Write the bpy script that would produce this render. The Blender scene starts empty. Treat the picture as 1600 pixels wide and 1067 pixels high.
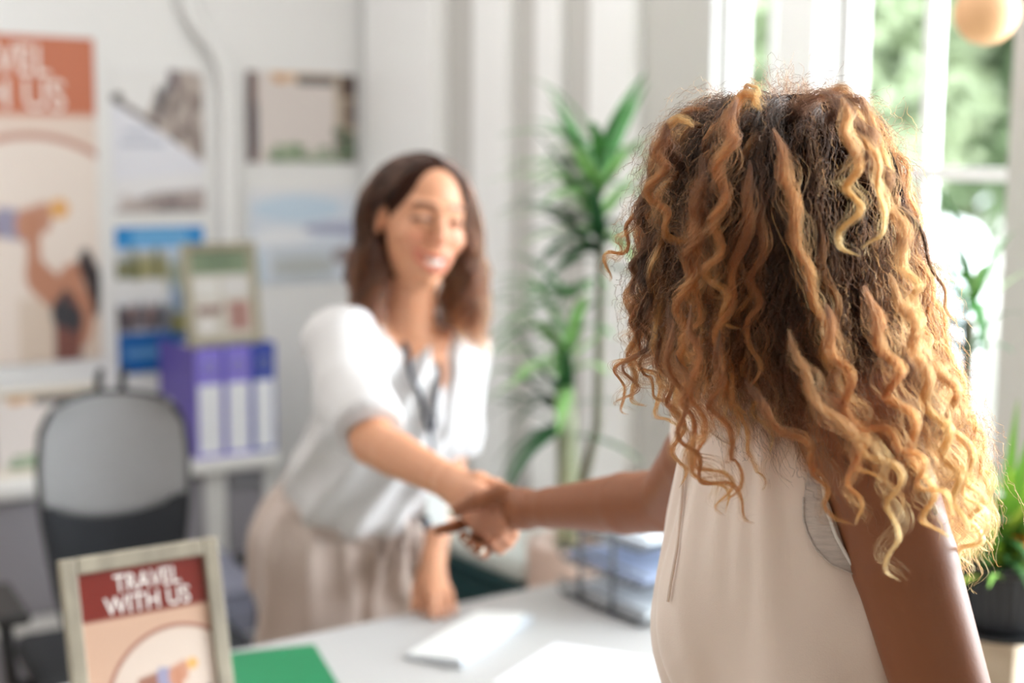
import bpy, bmesh, math, random
import numpy as np
from math import sin, cos, tan, pi, radians, sqrt, atan2
from mathutils import Vector, Matrix

# ------------------------------------------------------------------ camera, light, exposure
SC = bpy.context.scene
COL = SC.collection
FPX = 2222.0                     # focal length in pixels of a 1600 px wide frame (50 mm on 36 mm)
PITCH, ROLL, PHI, EYE = radians(7.5), radians(0.5), radians(35.4), 1.6
# "stage" frame: X to the camera's right, Y along its heading, Z up, metres. The room frame is the stage turned by PHI about Z.
_r0, _u0 = np.array([1., 0, 0]), np.array([0, sin(PITCH), cos(PITCH)])
C_F = np.array([0, cos(PITCH), -sin(PITCH)])
C_R = _r0*cos(ROLL) + _u0*sin(ROLL)
C_U = -_r0*sin(ROLL) + _u0*cos(ROLL)
def to_room(v):
    v = np.asarray(v, float)
    return np.array([v[0]*cos(PHI)+v[1]*sin(PHI), -v[0]*sin(PHI)+v[1]*cos(PHI), v[2]])
def to_stage(v):
    return np.array([v[0]*cos(PHI)-v[1]*sin(PHI), v[0]*sin(PHI)+v[1]*cos(PHI), v[2]])
def ray(px, py):
    return C_F + C_R*(px-800)/FPX + C_U*(533.5-py)/FPX
def S(px, py, Y):                # stage point seen at a picture position, Y metres ahead
    d = ray(px, py); return np.array([0, 0, EYE]) + d*(Y/d[1])
def on_plane(px, py, axis, val): # room point on the plane room[axis] = val
    d = to_room(ray(px, py)); t = (val-(EYE if axis == 2 else 0))/d[axis]
    return np.array([0, 0, EYE]) + d*t

cam = bpy.data.cameras.new('camera'); co = bpy.data.objects.new('camera', cam); COL.objects.link(co)
R, U, F = to_room(C_R), to_room(C_U), to_room(C_F)
co.matrix_world = Matrix(((R[0], U[0], -F[0], 0), (R[1], U[1], -F[1], 0), (R[2], U[2], -F[2], EYE), (0, 0, 0, 1)))
cam.sensor_width = 36; cam.lens = FPX/1600*36; cam.clip_start = .05; cam.clip_end = 200
cam.dof.use_dof = True; cam.dof.focus_distance = 1.24; cam.dof.aperture_fstop = 2.5
SC.camera = co
vs = SC.view_settings; vs.view_transform = 'Standard'; vs.look = 'None'; vs.gamma = 1; vs.use_curve_mapping = False
vs.exposure = 1.05
w = bpy.data.worlds.new('world'); SC.world = w; w.use_nodes = True
bg = w.node_tree.nodes['Background']; bg.inputs[0].default_value = (.86, .94, 1, 1); bg.inputs[1].default_value = 1.7
def light(kind, name, loc, target, energy, color, **kw):
    l = bpy.data.lights.new(name, kind); l.energy = energy; l.color = color
    for k, v in kw.items(): setattr(l, k, v)
    o = bpy.data.objects.new(name, l); COL.objects.link(o); o.location = loc
    o.rotation_euler = (Vector(target)-Vector(loc)).to_track_quat('-Z', 'Y').to_euler(); return o
# hazy sun through the open glazed side of the room, on the right
sun_from = to_room(np.array([3.2, 2.6, 2.9]))
light('SUN', 'sun', sun_from, (0, 0, 0), .9, (1, .97, .92), angle=radians(12))
# soft sky light through the tall windows beside the camera
light('AREA', 'window_daylight', (4.6, .1, 2.0), (.6, 2.9, 1.5), 215, (.85, .94, 1), shape='RECTANGLE', size=2.4, size_y=2.0)
light('AREA', 'overhead_fill', (1.15, 2.75, 2.86), (1.15, 2.85, 0), 8, (1, .98, .95), shape='RECTANGLE', size=1.8, size_y=1.2)  # added fill near the back wall, no visible fitting; brightens the interior
light('AREA', 'overhead_fill', (-.55, 2.2, 2.86), (.5, 1.2, .6), 13, (1, .97, .93), shape='RECTANGLE', size=1.8, size_y=1.2)  # second added fill from the left, brightens blouse and forearm; no visible fitting

# ------------------------------------------------------------------ helpers
rnd = random.Random(7)
nrng = np.random.default_rng(5)
def lin(h):
    h = h.lstrip('#'); out = []
    for i in (0, 2, 4):
        c = int(h[i:i+2], 16)/255
        out.append(c/12.92 if c <= .04045 else ((c+.055)/1.055)**2.4)
    return out
MATS = {}
def mat(name, col, rough=.5, metal=0, noise=0, nscale=8, bump=0, bscale=60, sss=0, coat=0, attr=None, trans=0, sheen=0, stretch=None, spec=.5):
    if name in MATS: return MATS[name]
    m = bpy.data.materials.new(name); m.use_nodes = True; MATS[name] = m
    nt = m.node_tree; b = nt.nodes['Principled BSDF']
    c = lin(col) if isinstance(col, str) else col
    b.inputs['Base Color'].default_value = (*c, 1); b.inputs['Roughness'].default_value = rough
    b.inputs['Metallic'].default_value = metal; b.inputs['Coat Weight'].default_value = coat
    b.inputs['Transmission Weight'].default_value = trans; b.inputs['Sheen Weight'].default_value = sheen
    b.inputs['Specular IOR Level'].default_value = spec
    if sss:
        b.inputs['Subsurface Weight'].default_value = sss; b.inputs['Subsurface Radius'].default_value = (1, .35, .2)
        b.inputs['Subsurface Scale'].default_value = .012
    tc = nt.nodes.new('ShaderNodeTexCoord'); mp = nt.nodes.new('ShaderNodeMapping'); nt.links.new(tc.outputs['Object'], mp.inputs[0])
    if stretch: mp.inputs['Scale'].default_value = stretch
    src = None
    if attr:
        a = nt.nodes.new('ShaderNodeAttribute'); a.attribute_name = attr; src = a.outputs['Color']
    if noise:
        n = nt.nodes.new('ShaderNodeTexNoise'); n.inputs['Scale'].default_value = nscale; n.inputs['Detail'].default_value = 5
        nt.links.new(mp.outputs[0], n.inputs['Vector'])
        mr = nt.nodes.new('ShaderNodeMapRange'); mr.inputs['To Min'].default_value = 1-noise; mr.inputs['To Max'].default_value = 1+noise
        nt.links.new(n.outputs['Fac'], mr.inputs['Value'])
        mx = nt.nodes.new('ShaderNodeMix'); mx.data_type = 'RGBA'; mx.blend_type = 'MULTIPLY'; mx.inputs['Factor'].default_value = 1
        if src: nt.links.new(src, mx.inputs[6])
        else: mx.inputs[6].default_value = (*c, 1)
        cb = nt.nodes.new('ShaderNodeCombineColor')
        for k in range(3): nt.links.new(mr.outputs[0], cb.inputs[k])
        nt.links.new(cb.outputs[0], mx.inputs[7]); src = mx.outputs[2]
    if src: nt.links.new(src, b.inputs['Base Color'])
    if bump:
        n = nt.nodes.new('ShaderNodeTexNoise'); n.inputs['Scale'].default_value = bscale; n.inputs['Detail'].default_value = 4
        nt.links.new(mp.outputs[0], n.inputs['Vector'])
        bp = nt.nodes.new('ShaderNodeBump'); bp.inputs['Strength'].default_value = bump; bp.inputs['Distance'].default_value = .002
        nt.links.new(n.outputs['Fac'], bp.inputs['Height']); nt.links.new(bp.outputs[0], b.inputs['Normal'])
    return m
def wood(name, c1, c2, scale=3, stretch=(1, 12, 12)):
    if name in MATS: return MATS[name]
    m = bpy.data.materials.new(name); m.use_nodes = True; MATS[name] = m
    nt = m.node_tree; b = nt.nodes['Principled BSDF']; b.inputs['Roughness'].default_value = .55
    tc = nt.nodes.new('ShaderNodeTexCoord'); mp = nt.nodes.new('ShaderNodeMapping'); nt.links.new(tc.outputs['Object'], mp.inputs[0])
    mp.inputs['Scale'].default_value = stretch
    n = nt.nodes.new('ShaderNodeTexNoise'); n.inputs['Scale'].default_value = scale; n.inputs['Detail'].default_value = 8
    nt.links.new(mp.outputs[0], n.inputs['Vector'])
    r = nt.nodes.new('ShaderNodeValToRGB'); r.color_ramp.elements[0].color = (*lin(c1), 1); r.color_ramp.elements[1].color = (*lin(c2), 1)
    r.color_ramp.elements[0].position = .3; r.color_ramp.elements[1].position = .7
    nt.links.new(n.outputs['Fac'], r.inputs[0]); nt.links.new(r.outputs[0], b.inputs['Base Color'])
    return m
def props(o, label=None, cat=None, group=None, kind=None):
    if label: o['label'] = label
    if cat: o['category'] = cat
    if group: o['group'] = group
    if kind: o['kind'] = kind
    return o
def empty(name, loc=(0, 0, 0), rz=0, label=None, cat=None, group=None):
    o = bpy.data.objects.new(name, None); COL.objects.link(o); o.location = [float(x) for x in loc]; o.rotation_euler = (0, 0, rz)
    o.empty_display_size = .05
    return props(o, label, cat, group)
def link(name, me, m=None, parent=None, loc=None, rz=None, smooth=False):
    o = bpy.data.objects.new(name, me); COL.objects.link(o)
    if m is not None and len(me.materials) == 0: me.materials.append(m)
    if parent: o.parent = parent
    if loc is not None: o.location = [float(x) for x in loc]
    if rz is not None: o.rotation_euler = (0, 0, rz)
    if smooth: me.polygons.foreach_set('use_smooth', [True]*len(me.polygons))
    return o
class MB:                        # mesh builder: several solids into ONE mesh
    def __init__(s): s.v, s.f, s.mi, s.cur = [], [], [], 0
    def add(s, vs_, fs):
        n = len(s.v); s.v += [tuple(float(c) for c in p) for p in vs_]; s.f += [tuple(i+n for i in f) for f in fs]; s.mi += [s.cur]*len(fs)
    def box(s, x0, y0, z0, x1, y1, z1, M=None):
        p = [(x, y, z) for z in (z0, z1) for y in (y0, y1) for x in (x0, x1)]
        if M is not None: p = [M @ Vector(q) for q in p]
        s.add(p, [(0, 2, 3, 1), (4, 5, 7, 6), (0, 1, 5, 4), (2, 6, 7, 3), (0, 4, 6, 2), (1, 3, 7, 5)]); return s
    def tube(s, pts, r, n=8, cap=True, flat=1.0):
        pts = [Vector([float(c) for c in p]) for p in pts]; rr = r if hasattr(r, '__len__') else [r]*len(pts)
        t0 = (pts[1]-pts[0]).normalized(); a = t0.orthogonal().normalized(); vv = []
        for i, p in enumerate(pts):
            t = (pts[min(i+1, len(pts)-1)]-pts[max(i-1, 0)]).normalized()
            a = (a-t*a.dot(t)).normalized(); b = t.cross(a)
            for k in range(n):
                an = 2*pi*k/n; vv.append(p+a*cos(an)*rr[i]+b*sin(an)*rr[i]*flat)
        fs = [(i*n+k, i*n+(k+1) % n, (i+1)*n+(k+1) % n, (i+1)*n+k) for i in range(len(pts)-1) for k in range(n)]
        if cap: fs += [tuple(range(n))[::-1], tuple((len(pts)-1)*n+k for k in range(n))]
        s.add(vv, fs); return s
    def lathe(s, prof, n=32, c=(0, 0, 0)):
        vv = [(c[0]+r*cos(2*pi*k/n), c[1]+r*sin(2*pi*k/n), c[2]+z) for r, z in prof for k in range(n)]
        fs = [(i*n+k, i*n+(k+1) % n, (i+1)*n+(k+1) % n, (i+1)*n+k) for i in range(len(prof)-1) for k in range(n)]
        fs += [tuple(range(n))[::-1], tuple((len(prof)-1)*n+k for k in range(n))]
        s.add(vv, fs); return s
    def sheet(s, P, thick=0):     # P: grid of points [i][j]; thick > 0 gives it a back
        P = np.asarray(P, float); a, b = P.shape[:2]
        q = [(i*b+j, i*b+j+1, (i+1)*b+j+1, (i+1)*b+j) for i in range(a-1) for j in range(b-1)]
        s.add(P.reshape(-1, 3), q); return s
    def build(s, name, m, parent=None, loc=None, rz=None, smooth=False, bevel=0, solid=0, sub=0):
        me = bpy.data.meshes.new(name); me.from_pydata(s.v, [], s.f)
        for x in (m if isinstance(m, (list, tuple)) else [m]): me.materials.append(x)
        if isinstance(m, (list, tuple)): me.polygons.foreach_set('material_index', s.mi)
        o = link(name, me, None, parent, loc, rz, smooth)
        if solid: md = o.modifiers.new('t', 'SOLIDIFY'); md.thickness = solid; md.offset = 0
        if bevel:
            md = o.modifiers.new('b', 'BEVEL'); md.width = bevel; md.segments = 3; md.limit_method = 'ANGLE'; md.harden_normals = False
        if sub: md = o.modifiers.new('s', 'SUBSURF'); md.levels = sub; md.render_levels = sub
        return o
def BX(name, x0, y0, z0, x1, y1, z1, m, parent=None, bevel=.003, **k):
    return MB().box(x0, y0, z0, x1, y1, z1).build(name, m, parent, bevel=bevel, **k)
def struct(o): o['kind'] = 'structure'; return o

# painted print: a grid mesh whose vertices carry the artwork's own colours
class Paint:
    def __init__(s, w, h, c, asp): s.w, s.h, s.asp = w, h, asp; s.c = np.ones((h+1, w+1, 3))*np.array(lin(c)); s.v, s.u = np.mgrid[0:h+1, 0:w+1]; s.u = s.u/w; s.v = s.v/h
    def mask(s, m, c, a=1.0): m = np.clip(m*a, 0, 1)[..., None]; s.c = s.c*(1-m)+np.array(lin(c))*m; return s
    def soft(s, d): return np.clip(.5-d*s.w*.9, 0, 1)
    def rect(s, u0, v0, u1, v1, c, a=1): return s.mask(s.soft(np.maximum(np.maximum(u0-s.u, s.u-u1), np.maximum(v0-s.v, s.v-v1)/s.asp)), c, a)
    def grad(s, v0, v1, c, a=1): return s.mask(np.clip((s.v-v0)/(v1-v0), 0, 1), c, a)
    def ell(s, cu, cv, ru, rv, c, a=1, ring=0):
        d = (np.sqrt(((s.u-cu)/ru)**2+((s.v-cv)/rv)**2)-1)*ru
        if ring: d = np.abs(d)-ring
        return s.mask(s.soft(d), c, a)
    def line(s, pts, wd, c, a=1):
        V = s.v/s.asp
        for (u0, v0), (u1, v1) in zip(pts[:-1], pts[1:]):
            v0, v1 = v0/s.asp, v1/s.asp; L = (u1-u0)**2+(v1-v0)**2+1e-9
            t = np.clip(((s.u-u0)*(u1-u0)+(V-v0)*(v1-v0))/L, 0, 1)
            s.mask(s.soft(np.hypot(s.u-u0-t*(u1-u0), V-v0-t*(v1-v0))-wd), c, a)
        return s
    def below(s, pts, c, a=1): xs, ys = zip(*pts); return s.mask(np.clip((s.v-np.interp(s.u, xs, ys))*s.h*.7+.5, 0, 1), c, a)
    def speck(s, u0, v0, u1, v1, cs, n, r, a=.6, seed=1):
        g = random.Random(seed)
        for _ in range(n): s.ell(g.uniform(u0, u1), g.uniform(v0, v1), r*g.uniform(.5, 1.5), r*g.uniform(.5, 1.5)*s.asp, g.choice(cs), a)
        return s
PRINT = mat('printed_paper', 'ffffff', .35, attr='ink')
def text_geo(body, size, center, wfac=1.0, bold=.0):
    cu = bpy.data.curves.new('t', 'FONT'); cu.body = body; cu.size = size; cu.align_x = 'CENTER'; cu.align_y = 'CENTER'; cu.offset = bold; cu.resolution_u = 3
    o = bpy.data.objects.new('t', cu); COL.objects.link(o); bpy.context.view_layer.update()
    me = bpy.data.meshes.new_from_object(o.evaluated_get(bpy.context.evaluated_depsgraph_get()))
    v = [(p.co.x*wfac+center[0], p.co.y+center[1]) for p in me.vertices]; f = [tuple(p.vertices) for p in me.polygons]
    bpy.data.objects.remove(o); bpy.data.curves.remove(cu); bpy.data.meshes.remove(me); return v, f
# print mesh in its own plane: x right, z up, facing -y, origin at its lower left corner; a thin sheet with a back
def print_mesh(p, W, H, texts=(), thick=.0012):
    hh, ww = p.h+1, p.w+1
    V = [(u*W, 0, (1-v)*H) for u, v in zip(p.u.ravel(), p.v.ravel())]; C = [tuple(x) for x in p.c.reshape(-1, 3)]
    Fc = [(i*ww+j, (i+1)*ww+j, (i+1)*ww+j+1, i*ww+j+1) for i in range(p.h) for j in range(p.w)]
    n = len(V); V += [(0, thick, 0), (W, thick, 0), (W, thick, H), (0, thick, H)]; C += [(.8, .8, .8)]*4
    cr = (p.h*ww, p.h*ww+p.w, p.w, 0)
    Fc += [(n, n+3, n+2, n+1), (cr[0], cr[1], n+1, n), (cr[3], n+3, n+2, cr[2])]
    for body, size, cx, cz, col, wf, bold in texts:
        tv, tf = text_geo(body, size, (cx*W, (1-cz)*H), wf, bold); n = len(V)
        V += [(a, -.0006, b) for a, b in tv]; C += [tuple(lin(col))]*len(tv); Fc += [tuple(i+n for i in f) for f in tf]
    me = bpy.data.meshes.new('print'); me.from_pydata([tuple(map(float, v)) for v in V], [], Fc)
    a = me.color_attributes.new('ink', 'FLOAT_COLOR', 'POINT'); a.data.foreach_set('color', np.hstack([np.array(C), np.ones((len(C), 1))]).ravel())
    me.materials.append(PRINT); return me

# ------------------------------------------------------------------ implicit surfaces -> one continuous mesh
def nrm(v): v = np.asarray(v, float); return v/np.linalg.norm(v)
class Field:
    def __init__(s, lo, hi, h):
        s.lo, s.h = np.array(lo, float), h; s.n = np.ceil((np.array(hi)-s.lo)/h).astype(int)+1; s.F = np.ones(s.n, np.float32)
    def sub(s, lo, hi):
        a = np.clip(np.floor((np.array(lo)-s.lo)/s.h).astype(int), 0, s.n-1); b = np.clip(np.ceil((np.array(hi)-s.lo)/s.h).astype(int)+1, 1, s.n)
        if np.any(b <= a): return None, None
        ax = [(s.lo[i]+s.h*np.arange(a[i], b[i])).astype(np.float32) for i in range(3)]
        X, Y, Z = np.meshgrid(*ax, indexing='ij', sparse=True); return (slice(a[0], b[0]), slice(a[1], b[1]), slice(a[2], b[2])), (X, Y, Z)
    def put(s, sl, d, k, mode='u'):
        A = s.F[sl]
        if mode == 'u':
            h = np.clip(.5+.5*(A-d)/k, 0, 1); s.F[sl] = A*(1-h)+d*h-k*h*(1-h)
        else:                    # subtract
            h = np.clip(.5-.5*(A+d)/k, 0, 1); s.F[sl] = A*(1-h)-d*h+k*h*(1-h)
    def cone(s, a, b, ra, rb, k=.01, flat=None, fs=1.0, mode='u'):
        a, b = np.asarray(a, float), np.asarray(b, float); m = max(ra, rb)*max(1, fs)+k+3*s.h
        sl, g = s.sub(np.minimum(a, b)-m, np.maximum(a, b)+m)
        if sl is None: return s
        ba = b-a; L = ba@ba+1e-12; P = [g[i]-a[i] for i in range(3)]
        t = np.clip((P[0]*ba[0]+P[1]*ba[1]+P[2]*ba[2])/L, 0, 1); q = [P[i]-t*ba[i] for i in range(3)]
        if flat is not None:
            c = q[0]*flat[0]+q[1]*flat[1]+q[2]*flat[2]; q = [q[i]+flat[i]*c*(1/fs-1) for i in range(3)]
        d = np.sqrt(q[0]**2+q[1]**2+q[2]**2)-(ra+(rb-ra)*t); s.put(sl, d, k, mode); return s
    def chain(s, pts, rs, k=.01, **kw):
        for i in range(len(pts)-1): s.cone(pts[i], pts[i+1], rs[i], rs[i+1], k, **kw)
        return s
    def ell(s, c, r, A=None, k=.01, mode='u'):
        c = np.asarray(c, float); m = max(r)+k+3*s.h; sl, g = s.sub(c-m, c+m)
        if sl is None: return s
        A = np.eye(3) if A is None else A; P = [g[i]-c[i] for i in range(3)]
        q = [(P[0]*A[j][0]+P[1]*A[j][1]+P[2]*A[j][2])/r[j] for j in range(3)]
        k0 = np.sqrt(q[0]**2+q[1]**2+q[2]**2); k1 = np.sqrt((q[0]/r[0])**2+(q[1]/r[1])**2+(q[2]/r[2])**2)+1e-6
        s.put(sl, k0*(k0-1)/k1, k, mode); return s
    def loft(s, o, A, knots, k=.01, mode='u', p=2.0):  # A rows: left, front, up; knots: (h, cl, cf, a, b)
        K = np.array(knots, float); m = max(K[:, 3].max(), K[:, 4].max())+abs(K[:, 1:3]).max()+.03
        pts = np.array([o+A[2]*K[0, 0], o+A[2]*K[-1, 0]]); sl, g = s.sub(pts.min(0)-m, pts.max(0)+m)
        if sl is None: return s
        P = [g[i]-o[i] for i in range(3)]; l, f, h = [P[0]*A[j][0]+P[1]*A[j][1]+P[2]*A[j][2] for j in range(3)]
        hk = K[:, 0]; hs = np.linspace(hk[0], hk[-1], 200)
        def sm(col):              # smooth interpolation through the knots
            y = np.interp(hs, hk, K[:, col]); w_ = 9; yp = np.pad(y, w_, mode='edge'); return np.convolve(yp, np.ones(2*w_+1)/(2*w_+1), 'valid')
        cl, cf, a, b = [np.interp(h, hs, sm(c)).astype(np.float32) for c in (1, 2, 3, 4)]
        q = (np.abs((l-cl)/a)**p+np.abs((f-cf)/b)**p)**(1/p)
        d = (q-1)*np.minimum(a, b); d = np.maximum(d, np.maximum(h-hk[-1], hk[0]-h)); s.put(sl, d, k, mode); return s
    def mesh(s, name, smooth_it=0):
        F_, n = s.F, s.n; I = F_ < 0; V = {}
        cnt = np.zeros(n-1, np.uint8)
        for dx in (0, 1):
            for dy in (0, 1):
                for dz in (0, 1): cnt += I[dx:n[0]-1+dx, dy:n[1]-1+dy, dz:n[2]-1+dz]
        act = np.argwhere((cnt > 0) & (cnt < 8)); idx = -np.ones(n-1, np.int32); idx[tuple(act.T)] = np.arange(len(act))
        acc = np.zeros((len(act), 3)); num = np.zeros(len(act)); cs = [(i, j, k) for i in (0, 1) for j in (0, 1) for k in (0, 1)]
        val = {c: F_[act[:, 0]+c[0], act[:, 1]+c[1], act[:, 2]+c[2]] for c in cs}
        for c in cs:
            for ax in range(3):
                if c[ax] == 0:
                    d = list(c); d[ax] = 1; a, b = val[c], val[tuple(d)]; m = (a < 0) != (b < 0)
                    t = np.where(m, a/np.where(m, a-b, 1), 0); p = np.tile(np.array(c, float), (len(act), 1)); p[:, ax] = t
                    acc[m] += p[m]; num[m] += 1
        P = s.lo+s.h*(act+acc/num[:, None]); faces = []
        for ax in range(3):
            o = [np.s_[1:-1]]*3; a = list(o); b = list(o)
            A = I[tuple(np.s_[:-1] if i == ax else np.s_[1:-1] for i in range(3))]; B = I[tuple(np.s_[1:] if i == ax else np.s_[1:-1] for i in range(3))]
            e = np.argwhere(A != B); fl = A[tuple(e.T)]; e = e.copy()
            for i in range(3):
                if i != ax: e[:, i] += 1
            u, v = (ax+1) % 3, (ax+2) % 3
            def at(du, dv): q = e.copy(); q[:, u] -= du; q[:, v] -= dv; return idx[tuple(q.T)]
            q = np.stack([at(1, 1), at(0, 1), at(0, 0), at(1, 0)], 1); q[~fl] = q[~fl][:, ::-1]; faces.append(q)
        Fq = np.concatenate(faces); Fq = Fq[(Fq >= 0).all(1)]
        for _ in range(smooth_it):
            S_ = np.zeros_like(P); N_ = np.zeros(len(P))
            for i in range(4):
                a, b = Fq[:, i], Fq[:, (i+1) % 4]
                for x in range(3): S_[:, x] += np.bincount(a, P[b, x], len(P))+np.bincount(b, P[a, x], len(P))
                N_ += np.bincount(a, minlength=len(P))+np.bincount(b, minlength=len(P))
            P = P*.4+.6*S_/np.maximum(N_, 1)[:, None]
        s.P, s.Q = P, Fq; return s
    def normals(s):
        P, Q = s.P, s.Q; n = np.cross(P[Q[:, 2]]-P[Q[:, 0]], P[Q[:, 3]]-P[Q[:, 1]]); N = np.zeros_like(P)
        for i in range(4):
            for x in range(3): N[:, x] += np.bincount(Q[:, i], n[:, x], len(P))
        return N/(np.linalg.norm(N, axis=1)[:, None]+1e-12)
    def obj(s, name, m, parent, base, cols=None, attr='skin'):
        me = bpy.data.meshes.new(name); P = s.P-base
        me.vertices.add(len(P)); me.vertices.foreach_set('co', P.ravel()); nf = len(s.Q)
        me.loops.add(nf*4); me.loops.foreach_set('vertex_index', s.Q.ravel().astype(np.int32)); me.polygons.add(nf)
        me.polygons.foreach_set('loop_start', np.arange(0, nf*4, 4, dtype=np.int32)); me.update(calc_edges=True); me.validate()
        if cols is not None:
            a = me.color_attributes.new(attr, 'FLOAT_COLOR', 'POINT'); a.data.foreach_set('color', np.hstack([cols, np.ones((len(cols), 1))]).astype(np.float32).ravel())
        return link(name, me, m, parent, smooth=True)
def hair_obj(name, strands, radii, cols, m, parent, base, tone=1.0):
    """strands: list of (n,3) arrays; radii: list of (n,), cols: list of (n,3)"""
    hc = bpy.data.hair_curves.new(name); hc.add_curves([len(x) for x in strands])
    P = np.concatenate(strands)-base; hc.points.foreach_set('position', P.astype(np.float32).ravel())
    a = hc.attributes.get('radius') or hc.attributes.new('radius', 'FLOAT', 'POINT'); a.data.foreach_set('value', np.concatenate(radii).astype(np.float32))
    c = np.concatenate(cols)*tone; a = hc.attributes.new('hcol', 'FLOAT_COLOR', 'POINT'); a.data.foreach_set('color', np.hstack([c, np.ones((len(c), 1))]).astype(np.float32).ravel())
    o = bpy.data.objects.new(name, hc); COL.objects.link(o); hc.materials.append(m); o.parent = parent; return o
def frame_at(head):              # rows: left, front, up for a horizontal heading
    f = nrm([head[0], head[1], 0]); return np.array([[-f[1], f[0], 0], f, [0, 0, 1.]])
def rot(A, axis, ang):           # turn a frame about one of its own axes
    R_ = np.array(Matrix.Rotation(ang, 3, Vector(A[axis])).to_3x3()); return (R_ @ A.T).T

# ------------------------------------------------------------------ the room
YB, XR = 4.09, 2.34
W_PAINT = mat('white_wall_paint', 'EDECEB', .7, noise=.02, nscale=2, bump=.05, bscale=120)
W_GREY = mat('warm_grey_panel_paint', 'CBC8C3', .6, noise=.02, nscale=2)
W_TRIM = mat('white_gloss_trim', 'FBFAF9', .35, noise=.01, nscale=3)
OAK = wood('oak_boards', 'A8937C', 'C6B49E', 3, (14, 1.2, 4))
def floor_mat():
    m = OAK.copy(); m.name = 'oak_floor'; return m
struct(BX('floor', -3.5, -1.5, -.08, XR+.12, YB+.12, 0, floor_mat(), bevel=0))
struct(BX('wall_back', -3.5, YB, 0, XR+.12, YB+.12, 2.9, W_PAINT, bevel=0))
struct(BX('ceiling', -3.5, -1.5, 2.9, XR+.12, YB+.12, 3.0, W_TRIM, bevel=0))
struct(BX('wall_left', -3.62, -1.5, 0, -3.5, YB+.12, 2.9, W_PAINT, bevel=0))
def yr(px, py=300): return on_plane(px, py, 0, XR)[1]
struct(BX('wall_front', -3.62, -1.62, 0, XR+.12, -1.5, 2.9, W_PAINT, bevel=0))
# right wall: grey boarded part, then two sash windows, then open glazed bay beyond the frame
yA0, yA1, yB0, yB1 = yr(1108), yr(1218), yr(1290), yr(1572)
yEnd = yB1-.10
zs0, zs1 = .86, 2.55
wr = MB()
wr.box(XR, yA0, 0, XR+.12, YB, 2.9); wr.box(XR, yA1, zs1, XR+.12, yA0, 2.9); wr.box(XR, yB0, 0, XR+.12, yA1, 2.9)
wr.box(XR, yB1, zs1, XR+.12, yB0, 2.9); wr.box(XR, yEnd, 0, XR+.12, yB1, 2.9); wr.box(XR, -1.5, 0, XR+.12, .05, 2.9); wr.box(XR, yB1, 0, XR+.12, yB0, zs0); wr.box(XR, yA1, 0, XR+.12, yA0, zs0)
struct(wr.build('wall_right', W_GREY))
for k, (a, b, dep) in enumerate([(590, 700, .05), (752, 805, .035), (846, 884, .03), (935, 1003, .04)]):
    y1, y0 = yr(a), yr(b)
    struct(BX('trim_%d' % (k+1), XR-dep, y0, .12, XR, y1, 2.9, W_TRIM, bevel=.006))
struct(BX('trim_5', XR-.04, yB0+.01, zs0-.06, XR, yA1-.01, 2.7, W_TRIM, bevel=.006))
struct(BX('trim_7', XR-.035, yEnd, .13, XR-.001, yB0+.04, zs0-.07, OAK, bevel=.004))
struct(BX('baseboard_right', XR-.02, yEnd, 0, XR, YB, .12, W_TRIM)); struct(BX('baseboard_back', -3.5, YB-.02, 0, XR-.02, YB, .12, W_TRIM))
GLASS = mat('window_glass', 'FFFFFF', .02, trans=1.0); GLASS.node_tree.nodes['Principled BSDF'].inputs['IOR'].default_value = 1.01
zm = on_plane(1500, 272, 0, XR+.05)[2]
def window(n, y0, y1, mull, rails):
    f = MB(); x0, x1 = XR+.035, XR+.085
    f.box(x0, y0, zs0, x1, y0+.022, zs1); f.box(x0, y1-.022, zs0, x1, y1, zs1); f.box(x0, y0, zs0, x1, y1, zs0+.05); f.box(x0, y0, zs1-.05, x1, y1, zs1)
    for y in mull: f.box(x0+.005, y-.011, zs0, x1-.005, y+.011, zs1)
    for z in rails: f.box(x0+.007, y0, z-.014, x1-.007, y1, z+.014)
    fr = struct(f.build('window_%d' % n, W_TRIM, bevel=.003))
    g = BX('window_glass', XR+.058, y0+.01, zs0+.02, XR+.061, y1-.01, zs1-.02, GLASS, fr, bevel=0)
    s = BX('window_sill', XR-.03, y0-.01, zs0-.03, XR+.035, y1+.01, zs0, W_TRIM, fr)
window(1, yA1, yA0, [yr(1178)], [])
window(2, yB1, yB0, [yr(1419)], [zm])
# curved pipe that runs up the back wall between the pictures
pp = [on_plane(x, y, 1, YB-.03) for x, y in ((358, 760), (357, 560), (357, 300), (356, 150), (350, 108), (335, 75), (312, 45), (295, 15), (286, -30), (284, -120))]
struct(MB().tube(pp, .027, 12).build('trim_6', W_PAINT, smooth=True))
struct(BX('ground', XR+.2, -12, -.45, 40, 30, -.35, mat('pale_paving', 'D8D4CC', .9, noise=.08, nscale=1.5), bevel=0))

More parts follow.
